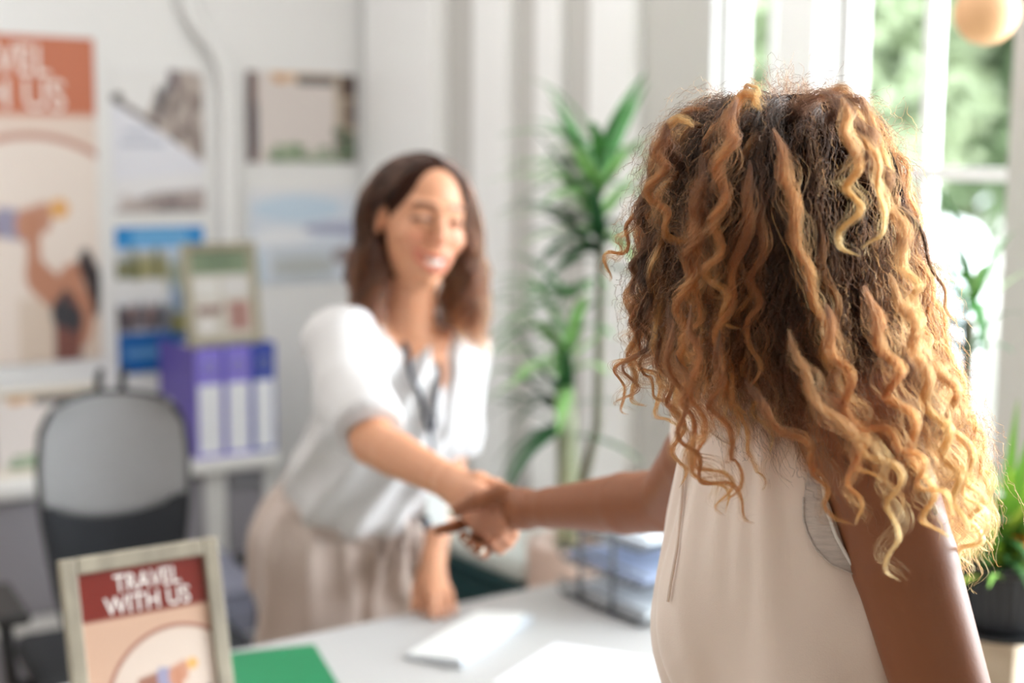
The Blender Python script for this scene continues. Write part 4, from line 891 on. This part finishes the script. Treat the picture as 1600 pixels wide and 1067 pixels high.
# ------------------------------------------------------------------ hair
def hair_mat(name, rough=.32, radial=.6):
    m = bpy.data.materials.new(name); m.use_nodes = True; nt = m.node_tree; nt.nodes.clear()
    o = nt.nodes.new('ShaderNodeOutputMaterial'); h = nt.nodes.new('ShaderNodeBsdfHairPrincipled'); a = nt.nodes.new('ShaderNodeAttribute'); a.attribute_name = 'hcol'
    h.parametrization = 'COLOR'; nt.links.new(a.outputs['Color'], h.inputs['Color']); nt.links.new(h.outputs[0], o.inputs['Surface'])
    h.inputs['Roughness'].default_value = rough; h.inputs['Radial Roughness'].default_value = radial; h.inputs['Random Roughness'].default_value = .2; return m
HAIRM = hair_mat('curly_hair_strand', .42, .7)
def push(p, d, cols_):
    for c, A, r in cols_:
        q = (A @ (p-c))/r; k = np.linalg.norm(q)
        if k < 1:
            n = nrm(A.T @ (q/r)); dn = np.dot(d, n)
            if dn < 0: d = d-n*dn
            p = c+A.T @ (q/k*r)
    return p, d
def grow(root, d, L, n, cols_, out_, lift=1.0, stiff=.22, hz=(.0, .0), obias=.25, odec=2.2):
    p = np.array(root, float); d = nrm(d); P = [p]; st = L/n
    for i in range(n):
        s_ = i*st; want = nrm(np.array([0, 0, -1.])+out_*obias*math.exp(-s_*odec)+np.array([hz[0], hz[1], 0]))
        k = stiff*min(1, (s_+.01)/(.03*lift)); d = nrm(d*(1-k)+want*k); p = p+d*st; p, d = push(p, d, cols_); P.append(p)
    return np.array(P)
def resample(P, n):
    s_ = np.r_[0, np.cumsum(np.linalg.norm(np.diff(P, axis=0), axis=1))]; t = np.linspace(0, s_[-1], n); return np.stack([np.interp(t, s_, P[:, i]) for i in range(3)], 1), t
def frames(P):
    T = np.gradient(P, axis=0); T /= np.linalg.norm(T, axis=1)[:, None]+1e-9; a = nrm(np.cross(T[0], [.3, .9, .2])); A_ = []
    for t in T: a = nrm(a-t*np.dot(a, t)); A_.append(a)
    A_ = np.array(A_); return T, A_, np.cross(T, A_)
def lock(P, N, r0, r1, amp, lam, ph, rad, cols3, tw=1.0, n=64, jit=.0, tipv=.08, flatk=.5, g=nrng, ampstart=.05):
    """a curly lock: N strands round a guide P that follows a helix"""
    Q, t = resample(P, n); T, A_, B_ = frames(Q); L = t[-1]; u = t/L
    kn_ = g.normal(size=8); nz = np.interp(u, np.linspace(0, 1, 8), kn_); nz2 = np.interp(u, np.linspace(0, 1, 8), g.uniform(.35, 1.25, 8))
    am = amp*np.clip(t/ampstart, 0, 1)*(.75+.5*u)*nz2; lam_ = lam*(1.12-.30*u)*(1+.22*np.clip(nz, -1.5, 1.5)); phs = ph+np.cumsum(np.r_[0, np.diff(t)]/lam_)*2*pi
    c = Q+A_*(am*np.cos(phs))[:, None]+B_*(am*flatk*np.sin(phs))[:, None]
    out_, rr_, cc_ = [], [], []
    for k in range(N):
        e = nrm(g.normal(size=3))*g.uniform(0, 1)**.6; Lk = 1-g.uniform(0, tipv)
        rr = (r0*(1-u)+r1*u)*np.clip((1.05-u)/.15, .15, 1)*np.clip(.2+u/.2, .2, 1); rot_ = phs*.25*tw+e[2]*.6
        off = A_*(rr*(e[0]*np.cos(rot_)-e[1]*np.sin(rot_)))[:, None]+B_*(rr*(e[0]*np.sin(rot_)+e[1]*np.cos(rot_)))[:, None]
        X = c+off
        if jit: 
            f1, f2 = g.uniform(60, 160, 2); X = X+A_*(jit*np.sin(t*f1+g.uniform(0, 6)))[:, None]*np.clip(t/.03, 0, 1)[:, None]+B_*(jit*np.sin(t*f2+g.uniform(0, 6)))[:, None]*np.clip(t/.03, 0, 1)[:, None]
        m = max(6, int(n*Lk)); m0 = min(int(n*.13*g.uniform(0, 1)**1.5), m-5); X = X[m0:m]; m -= m0; uu = np.linspace(m0/n, 1, m)
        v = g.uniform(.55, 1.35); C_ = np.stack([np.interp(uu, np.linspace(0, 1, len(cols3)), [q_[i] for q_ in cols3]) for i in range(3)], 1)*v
        out_.append(X); rr_.append(rad*(1-.65*uu**2)*np.clip(.4+np.arange(m)/6, .4, 1)); cc_.append(np.clip(C_, 0, 1))
    return out_, rr_, cc_
# ---- curly hair of the visitor
def curly():
    g = np.random.default_rng(11); skull = (HC1+HA1[2]*.026-HA1[1]*.008, HA1, np.array([.080, .101, .096])); face = (HC1+HA1[1]*.02-HA1[2]*.03, HA1, np.array([.068, .07, .09]))
    neck = (np.array([.27, 1.30, 1.42]), np.eye(3), np.array([.060, .060, .10])); torso = (np.array([.285, 1.30, 1.26]), T1, np.array([.165, .125, .175]))
    arm = (shL+np.array([.008, 0, -.06]), np.eye(3), np.array([.060, .055, .13])); CO = [skull, face, neck, torso, arm]
    st, rd, cl = [], [], []
    def add(r_): st.extend(r_[0]); rd.extend(r_[1]); cl.extend(r_[2])
    lc = lambda *h: [np.array(lin(x)) for x in h]
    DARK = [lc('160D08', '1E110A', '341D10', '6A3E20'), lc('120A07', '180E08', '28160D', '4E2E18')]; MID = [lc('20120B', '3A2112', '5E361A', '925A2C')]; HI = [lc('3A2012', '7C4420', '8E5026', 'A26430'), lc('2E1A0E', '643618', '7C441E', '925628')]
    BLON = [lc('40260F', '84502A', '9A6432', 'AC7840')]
    def root(az, el):             # az about the head axis (0 = face), el elevation
        d = HA1[0]*sin(az)*cos(el)+HA1[1]*cos(az)*cos(el)+HA1[2]*sin(el); c, A, r = skull; q = A @ d; k = 1/np.linalg.norm(q/r); return c+d*k*.985, nrm(A.T @ (q*k/r/r))
    def hl(az): return nrm(HA1[0]*sin(az)+HA1[1]*cos(az))
    ys_ = [150, 200, 300, 400, 500, 600, 700, 800, 900]; zz = np.array([S(1200, y, 1.27)[2] for y in ys_])[::-1]
    env = np.array([[1215, 105], [1205, 165], [1205, 200], [1212, 215], [1228, 232], [1262, 240], [1310, 232], [1360, 205], [1400, 170]])[::-1]
    def clampP(P, layer):
        cx = (np.interp(P[:, 2], zz, env[:, 0])-800)/FPX*1.27; R_ = np.interp(P[:, 2], zz, env[:, 1])/FPX*1.27*(.70+.30*layer)
        v = P[:, :2]-np.stack([cx, np.full(len(P), 1.285)], 1); r_ = np.linalg.norm(v, axis=1)+1e-6; k_ = np.where(r_ > R_*.8, (R_*.8+(R_*.2)*np.tanh((r_-R_*.8)/(R_*.2)))/r_, 1)
        Q = P.copy(); Q[:, 0] = cx+v[:, 0]*k_; Q[:, 1] = 1.285+v[:, 1]*k_; top_ = 1.650-.006*(1-layer); Q[:, 2] = np.where(Q[:, 2] > top_-.02, top_-.02+.02*np.tanh((Q[:, 2]-top_+.02)/.02), Q[:, 2]); return Q
    GU = []
    for k in range(640):
        az = g.uniform(-pi, pi); el = math.asin(g.uniform(-.25, 1.0))
        if abs(az) < 1.15 and el < .85: continue
        if abs(az) < 1.5 and el < -.0: continue
        p, n_ = root(az, el); aw = az+g.uniform(-.15, .15); o_ = hl(aw)
        if el > 1.0: o_ = hl(g.uniform(-pi, pi) if el > 1.3 else aw)
        layer = g.uniform(0, 1)
        L = .62
        P = grow(p, n_*(.35+.4*layer)+np.array([0, 0, .15*layer])+o_*.3, L, 44, CO, o_, lift=.5+.7*layer, stiff=.2, obias=.22+.5*layer, odec=3.5, hz=(.04, -.02))
        P = clampP(P, layer)
        for i in range(4, len(P)):
            for c_, A_, q_ in CO[3:]: P[i] = push(P[i], np.array([0, 0, -1.]), [(c_, A_, q_*1.03)])[0]
        for _ in range(2): P[1:-1] = (P[:-2]+P[1:-1]*2+P[2:])/4
        pxs = 800+FPX*P[:, 0]/P[:, 1]; pys = 533-FPX*(P[:, 2]-EYE+P[:, 1]*tan(PITCH))/P[:, 1]; yt = 640+np.clip(pxs-1080, -60, 430)*.55+g.normal()*38
        hit = np.argmax((pys > yt) & (np.arange(len(P)) > 8)); P = P[:hit] if hit > 8 else P
        P = resample(P, 44)[0]; P[:, :2] += (np.cumsum(g.normal(size=(44, 2)), 0)*.0012)
        GU.append((P, o_, layer, az, el))
    for P, o_, layer, az, el in GU:
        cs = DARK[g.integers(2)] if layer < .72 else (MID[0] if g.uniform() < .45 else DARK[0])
        if o_[0] > .45 and layer > .55: cs = MID[0] if g.uniform() < .55 else HI[1]  # sunlit side painted into strand colour: outer locks on the right are lighter
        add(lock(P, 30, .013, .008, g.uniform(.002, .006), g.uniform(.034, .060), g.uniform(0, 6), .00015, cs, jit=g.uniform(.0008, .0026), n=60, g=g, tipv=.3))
    # bright copper locks lying on top, nearest the camera and all round
    vis = [G_ for G_ in GU if G_[2] > .55]
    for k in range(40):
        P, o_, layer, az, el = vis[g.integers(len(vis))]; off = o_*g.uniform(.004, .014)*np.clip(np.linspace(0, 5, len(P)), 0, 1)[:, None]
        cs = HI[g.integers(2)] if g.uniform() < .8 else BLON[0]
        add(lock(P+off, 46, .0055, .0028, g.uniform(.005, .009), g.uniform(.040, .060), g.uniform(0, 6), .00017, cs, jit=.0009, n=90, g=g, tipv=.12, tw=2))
    # signature locks traced across the back of the head, each a picture polyline with a distance
    SIG = [
     ([(1158, 150), (1135, 215), (1125, 300), (1120, 380), (1112, 440), (1150, 520)], 1.150, HI[0], .0085, .0065, .048),
     ([(1100, 240), (1095, 330), (1075, 420), (1062, 500), (1070, 580), (1060, 660)], 1.165, HI[1], .0075, .006, .050),
     ([(1178, 250), (1172, 330), (1150, 420), (1130, 500), (1115, 600)], 1.148, HI[1], .0065, .005, .055),
     ([(1215, 200), (1235, 270), (1240, 350), (1262, 430), (1285, 500), (1300, 590), (1330, 660)], 1.135, HI[0], .0085, .0075, .056),
     ([(1200, 300), (1192, 370), (1180, 450), (1170, 540), (1185, 620)], 1.150, HI[1], .0055, .006, .050),
     ([(1325, 150), (1330, 215), (1335, 270), (1330, 330), (1320, 380), (1335, 410)], 1.130, BLON[0], .0065, .008, .046),
     ([(1345, 200), (1372, 250), (1380, 320), (1378, 370), (1345, 395)], 1.130, BLON[0], .0035, .003, .06),
     ([(1290, 140), (1330, 175), (1370, 260), (1400, 340), (1420, 430), (1440, 520)], 1.160, MID[0], .011, .006, .052),
     ([(1045, 190), (1030, 250), (1022, 310), (1035, 350), (1060, 372), (1090, 385)], 1.190, HI[1], .0085, .010, .040),
     ([(1025, 250), (1005, 340), (1000, 430), (990, 520), (985, 600), (1010, 640)], 1.240, MID[0], .0065, .008, .044),
     ([(1010, 300), (985, 350), (975, 390), (950, 400), (946, 440)], 1.250, HI[1], .0030, .006, .034),
     ([(1015, 350), (1005, 430), (1010, 520), (985, 570), (975, 640)], 1.230, DARK[0], .0055, .009, .046),
     ([(1075, 270), (1040, 235), (1036, 200), (1058, 186), (1085, 200)], 1.21, MID[0], .0085, .003, .05),
     ([(1130, 240), (1148, 175), (1160, 150), (1180, 146), (1192, 175)], 1.20, HI[1], .0080, .003, .05),
     ([(1235, 215), (1250, 165), (1275, 146), (1310, 142), (1340, 165), (1352, 225)], 1.20, MID[0], .0095, .003, .05),
     ([(1300, 200), (1315, 152), (1345, 160), (1375, 215), (1392, 290)], 1.18, MID[0], .0085, .004, .05),
     ([(1172, 175), (1160, 148), (1166, 131), (1182, 138), (1186, 152)], 1.22, MID[0], .0035, .002, .05),
     ([(1000, 420), (985, 470), (1000, 520), (972, 570), (968, 610), (985, 650)], 1.235, HI[1], .0028, .008, .044),
     ([(1012, 400), (1008, 480), (1020, 540), (1000, 590), (1030, 615), (1060, 600)], 1.225, MID[0], .0032, .009, .046),
     ([(1030, 520), (1040, 590), (1060, 650), (1058, 720), (1072, 760)], 1.20, HI[1], .0034, .008, .05),
     ([(1060, 560), (1085, 640), (1075, 700), (1110, 760), (1140, 800)], 1.14, HI[0], .0030, .010, .052),
     ([(1105, 300), (1085, 380), (1092, 450), (1075, 540), (1082, 600)], 1.165, HI[0], .0060, .007, .050),
     ([(1290, 620), (1345, 660), (1420, 700), (1450, 760), (1500, 800)], 1.075, HI[0], .0060, .008, .05),
     ([(1420, 640), (1465, 700), (1500, 740), (1530, 790), (1545, 850)], 1.115, BLON[0], .0045, .009, .045),
     ([(1050, 480), (1045, 560), (1070, 620), (1060, 680), (1100, 740), (1150, 775), (1190, 815)], 1.120, HI[1], .0030, .008, .055),
     ([(1085, 480), (1080, 570), (1100, 640), (1090, 700), (1125, 750), (1135, 810)], 1.125, HI[0], .0042, .010, .055),
     ([(1130, 520), (1120, 600), (1130, 680), (1160, 720), (1135, 790)], 1.118, HI[1], .0035, .009, .05),
     ([(1300, 480), (1310, 560), (1330, 640), (1340, 700), (1370, 760)], 1.085, HI[0], .0070, .008, .052),
     ([(1240, 520), (1260, 600), (1290, 640), (1340, 690), (1390, 720), (1400, 790), (1380, 850), (1412, 912)], 1.060, BLON[0], .0055, .009, .060),
     ([(1360, 450), (1385, 540), (1400, 620), (1430, 700), (1450, 780), (1470, 850)], 1.085, HI[0], .0075, .008, .052),
     ([(1400, 430), (1430, 520), (1450, 620), (1480, 700), (1500, 790), (1500, 850)], 1.110, BLON[0], .0075, .008, .050),
     ([(1440, 520), (1480, 600), (1500, 680), (1520, 760), (1530, 830), (1490, 890)], 1.130, BLON[0], .0065, .009, .046),
     ([(1400, 300), (1440, 370), (1465, 430), (1475, 480), (1505, 500)], 1.190, DARK[0], .0018, .006, .06),
     ([(1170, 600), (1210, 660), (1250, 690), (1280, 740), (1290, 790), (1330, 830)], 1.095, HI[1], .0040, .007, .05),
     ([(1350, 690), (1330, 760), (1345, 820)], 1.060, HI[0], .0028, .006, .04)]
    for pts, Y, cs, r_, am, lam in SIG:
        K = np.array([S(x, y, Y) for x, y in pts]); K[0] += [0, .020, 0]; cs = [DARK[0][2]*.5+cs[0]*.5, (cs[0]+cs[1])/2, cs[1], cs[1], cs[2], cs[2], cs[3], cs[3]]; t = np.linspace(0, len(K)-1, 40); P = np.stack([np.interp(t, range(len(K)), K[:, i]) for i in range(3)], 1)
        for _ in range(3): P[1:-1] = (P[:-2]+P[1:-1]*2+P[2:])/4
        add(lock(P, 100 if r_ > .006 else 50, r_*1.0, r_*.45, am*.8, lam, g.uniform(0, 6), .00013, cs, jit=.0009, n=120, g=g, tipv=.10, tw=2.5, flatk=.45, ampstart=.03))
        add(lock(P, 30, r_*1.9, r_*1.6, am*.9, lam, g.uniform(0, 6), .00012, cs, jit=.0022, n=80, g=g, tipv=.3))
    # frizz: fine kinky hairs in a haze round every lock
    for k in range(7000):
        P, o_, layer, az, el = GU[g.integers(len(GU))]; i0 = g.integers(0, 30); ln = g.integers(6, 14); Q = P[i0:i0+ln]+g.normal(size=3)*.009; n_ = 26
        Q, t = resample(Q, n_); w_ = np.cumsum(g.normal(size=(n_, 3)), 0)*.0016; Q = Q+w_+o_*np.linspace(0, g.uniform(-.003, .022), n_)[:, None]
        c_ = (DARK[0][2], DARK[1][2], MID[0][1], MID[0][2], HI[0][1])[g.integers(5)]*g.uniform(.7, 1.3); st.append(Q); rd.append(np.full(n_, .00012)); cl.append(np.tile(c_, (n_, 1)))
    for k in range(700):          # crown fly-aways
        az = g.uniform(-pi, pi); el = g.uniform(.5, 1.5); p, n_ = root(az, el); d = n_.copy(); P = [np.array([p[0], p[1], min(p[2], 1.640)])]
        for i in range(g.integers(8, 18)): d = nrm(d+g.normal(size=3)*.42-np.array([0, 0, .05*i/8])); P.append(P[-1]+d*.0038)
        P = np.array(P)+n_*.004; st.append(P); rd.append(np.full(len(P), .0001)); cl.append(np.tile(MID[0][1]*g.uniform(.8, 1.3), (len(P), 1)))
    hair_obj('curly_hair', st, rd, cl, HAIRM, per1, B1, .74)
    return GU
GU1 = curly()
# dark under-hair on the scalp and behind the neck: one solid mass the strands grow from
uh = Field((.08, 1.10, 1.30), (.44, 1.46, 1.70), .004)
uh.ell(HC1+HA1[2]*.030-HA1[1]*.012, (.0835, .099, .0965), HA1, .01)
uh.loft(np.array([HC1[0], HC1[1], 0]), frame_at((0, -1.)), [(1.40, -.04, .0, .05, .06), (1.44, -.025, .006, .078, .078), (1.49, -.004, .008, .092, .086), (1.55, 0, .006, .086, .085)], .03)
uh.ell(HC1+HA1[1]*.075-HA1[2]*.03, (.062, .055, .085), HA1, .01, 's'); uh.mesh('u', 1)
N_ = uh.normals(); ph_ = np.arctan2(uh.P[:, 1]-HC1[1], uh.P[:, 0]-HC1[0]); uh.P = uh.P+N_*(np.sin(ph_*40+6*np.sin(uh.P[:, 2]*40))*.002)[:, None]
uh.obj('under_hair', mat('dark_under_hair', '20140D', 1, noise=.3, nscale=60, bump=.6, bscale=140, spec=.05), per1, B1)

# ---- straight brown hair of the agent
def straight():
    g = np.random.default_rng(3); A, C = HA2, HC2; skull = (C+A[2]*.028-A[1]*.008, A, np.array([.079, .100, .094])); face = (C+A[1]*.015-A[2]*.03, A, np.array([.074, .070, .09]))
    neck = (N2, np.eye(3), np.array([.056, .056, .09])); torso = (H2+Up*HT*.72, T2, np.array([.160, .118, .15])); sh1 = (s2R, np.eye(3), np.array([.068]*3)); sh2 = (s2L, np.eye(3), np.array([.066]*3)); CO = [skull, face, neck, torso, sh1, sh2]
    st, rd, cl = [], [], []; lc = lambda *h: [np.array(lin(x)) for x in h]
    CS = [lc('1C100C', '2A1811', '40241A', '5A3626'), lc('40231A', '6A3E26', '6E4028', '7E5034'), lc('180E0A', '1E120D', '281812', '3C241A')]
    part = .22                    # parting a little to her left
    for k in range(520):
        side = 1 if g.uniform() < .5 else -1; fr = g.uniform(-.9, .74 if side > 0 else .62); c, A_, r = skull
        th = g.uniform(0, .55) if g.uniform() < .6 else g.uniform(.5, 1.35)
        l = part*.4+side*sin(th); u = cos(th); f = fr*1.0; d = nrm(A[0]*l*(1 if abs(fr) < .5 else .8)+A[2]*u+A[1]*f); q = A_ @ d; kk = 1/np.linalg.norm(q/r); p = c+d*kk; n_ = nrm(A_.T @ (q*kk/r/r))
        if (A @ (p-C))[1] > .055 and (A @ (p-C))[2] < .075: continue
        sd = A[0]*side; back = -A[1]*((.55 if side > 0 else 1.0) if fr > .1 else .3); L = g.uniform(.27, .33)+.04*(u > .8)
        P = grow(p, sd*1.0+back*.8, L, 40, CO, nrm(sd+back), stiff=.34, obias=.16, odec=5.0, hz=(0, 0))
        if side < 0:
            q = (P-C) @ A.T; w_ = np.exp(-((q[:, 2]+.015)/.045)**2)*np.clip((q[:, 1]+.022)/.01, 0, 1); P = P-A[1]*(w_*(q[:, 1]+.022))[:, None]
        cs = CS[1] if side > 0 and g.uniform() < .6 else CS[g.integers(3)]
        r_ = lock(P, 22, .0045, .006, g.uniform(.006, .013), g.uniform(.09, .13), 1.0+side+g.uniform(-.5, .5), .00028, cs, jit=.0004, n=40, g=g, tipv=.15, ampstart=.16); st.extend(r_[0]); rd.extend(r_[1]); cl.extend(r_[2])
    hair_obj('straight_hair', st, rd, cl, hair_mat('straight_hair_strand', .28, .5), per2, B2, .85)
    uf = Field(C-np.array([.13, .13, .10]), C+np.array([.13, .13, .14]), .0035); uf.ell(C+A[2]*.032-A[1]*.016, (.0795, .095, .092), A, .01); uf.ell(C+A[1]*.095-A[2]*.030, (.072, .085, .105), A, .01, 's')
    uf.ell(C-A[1]*.03-A[2]*.06, (.068, .06, .08), A, .02); 
    for s in (-1, 1): uf.ell(C+A[0]*s*.082-A[2]*.002-A[1]*.004, (.02, .024, .034), A, .005, 's')
    uf.mesh('u', 1); uf.obj('under_hair', mat('brown_under_hair', '2E1A12', .95, noise=.2, nscale=60, spec=.1), per2, B2)
straight()
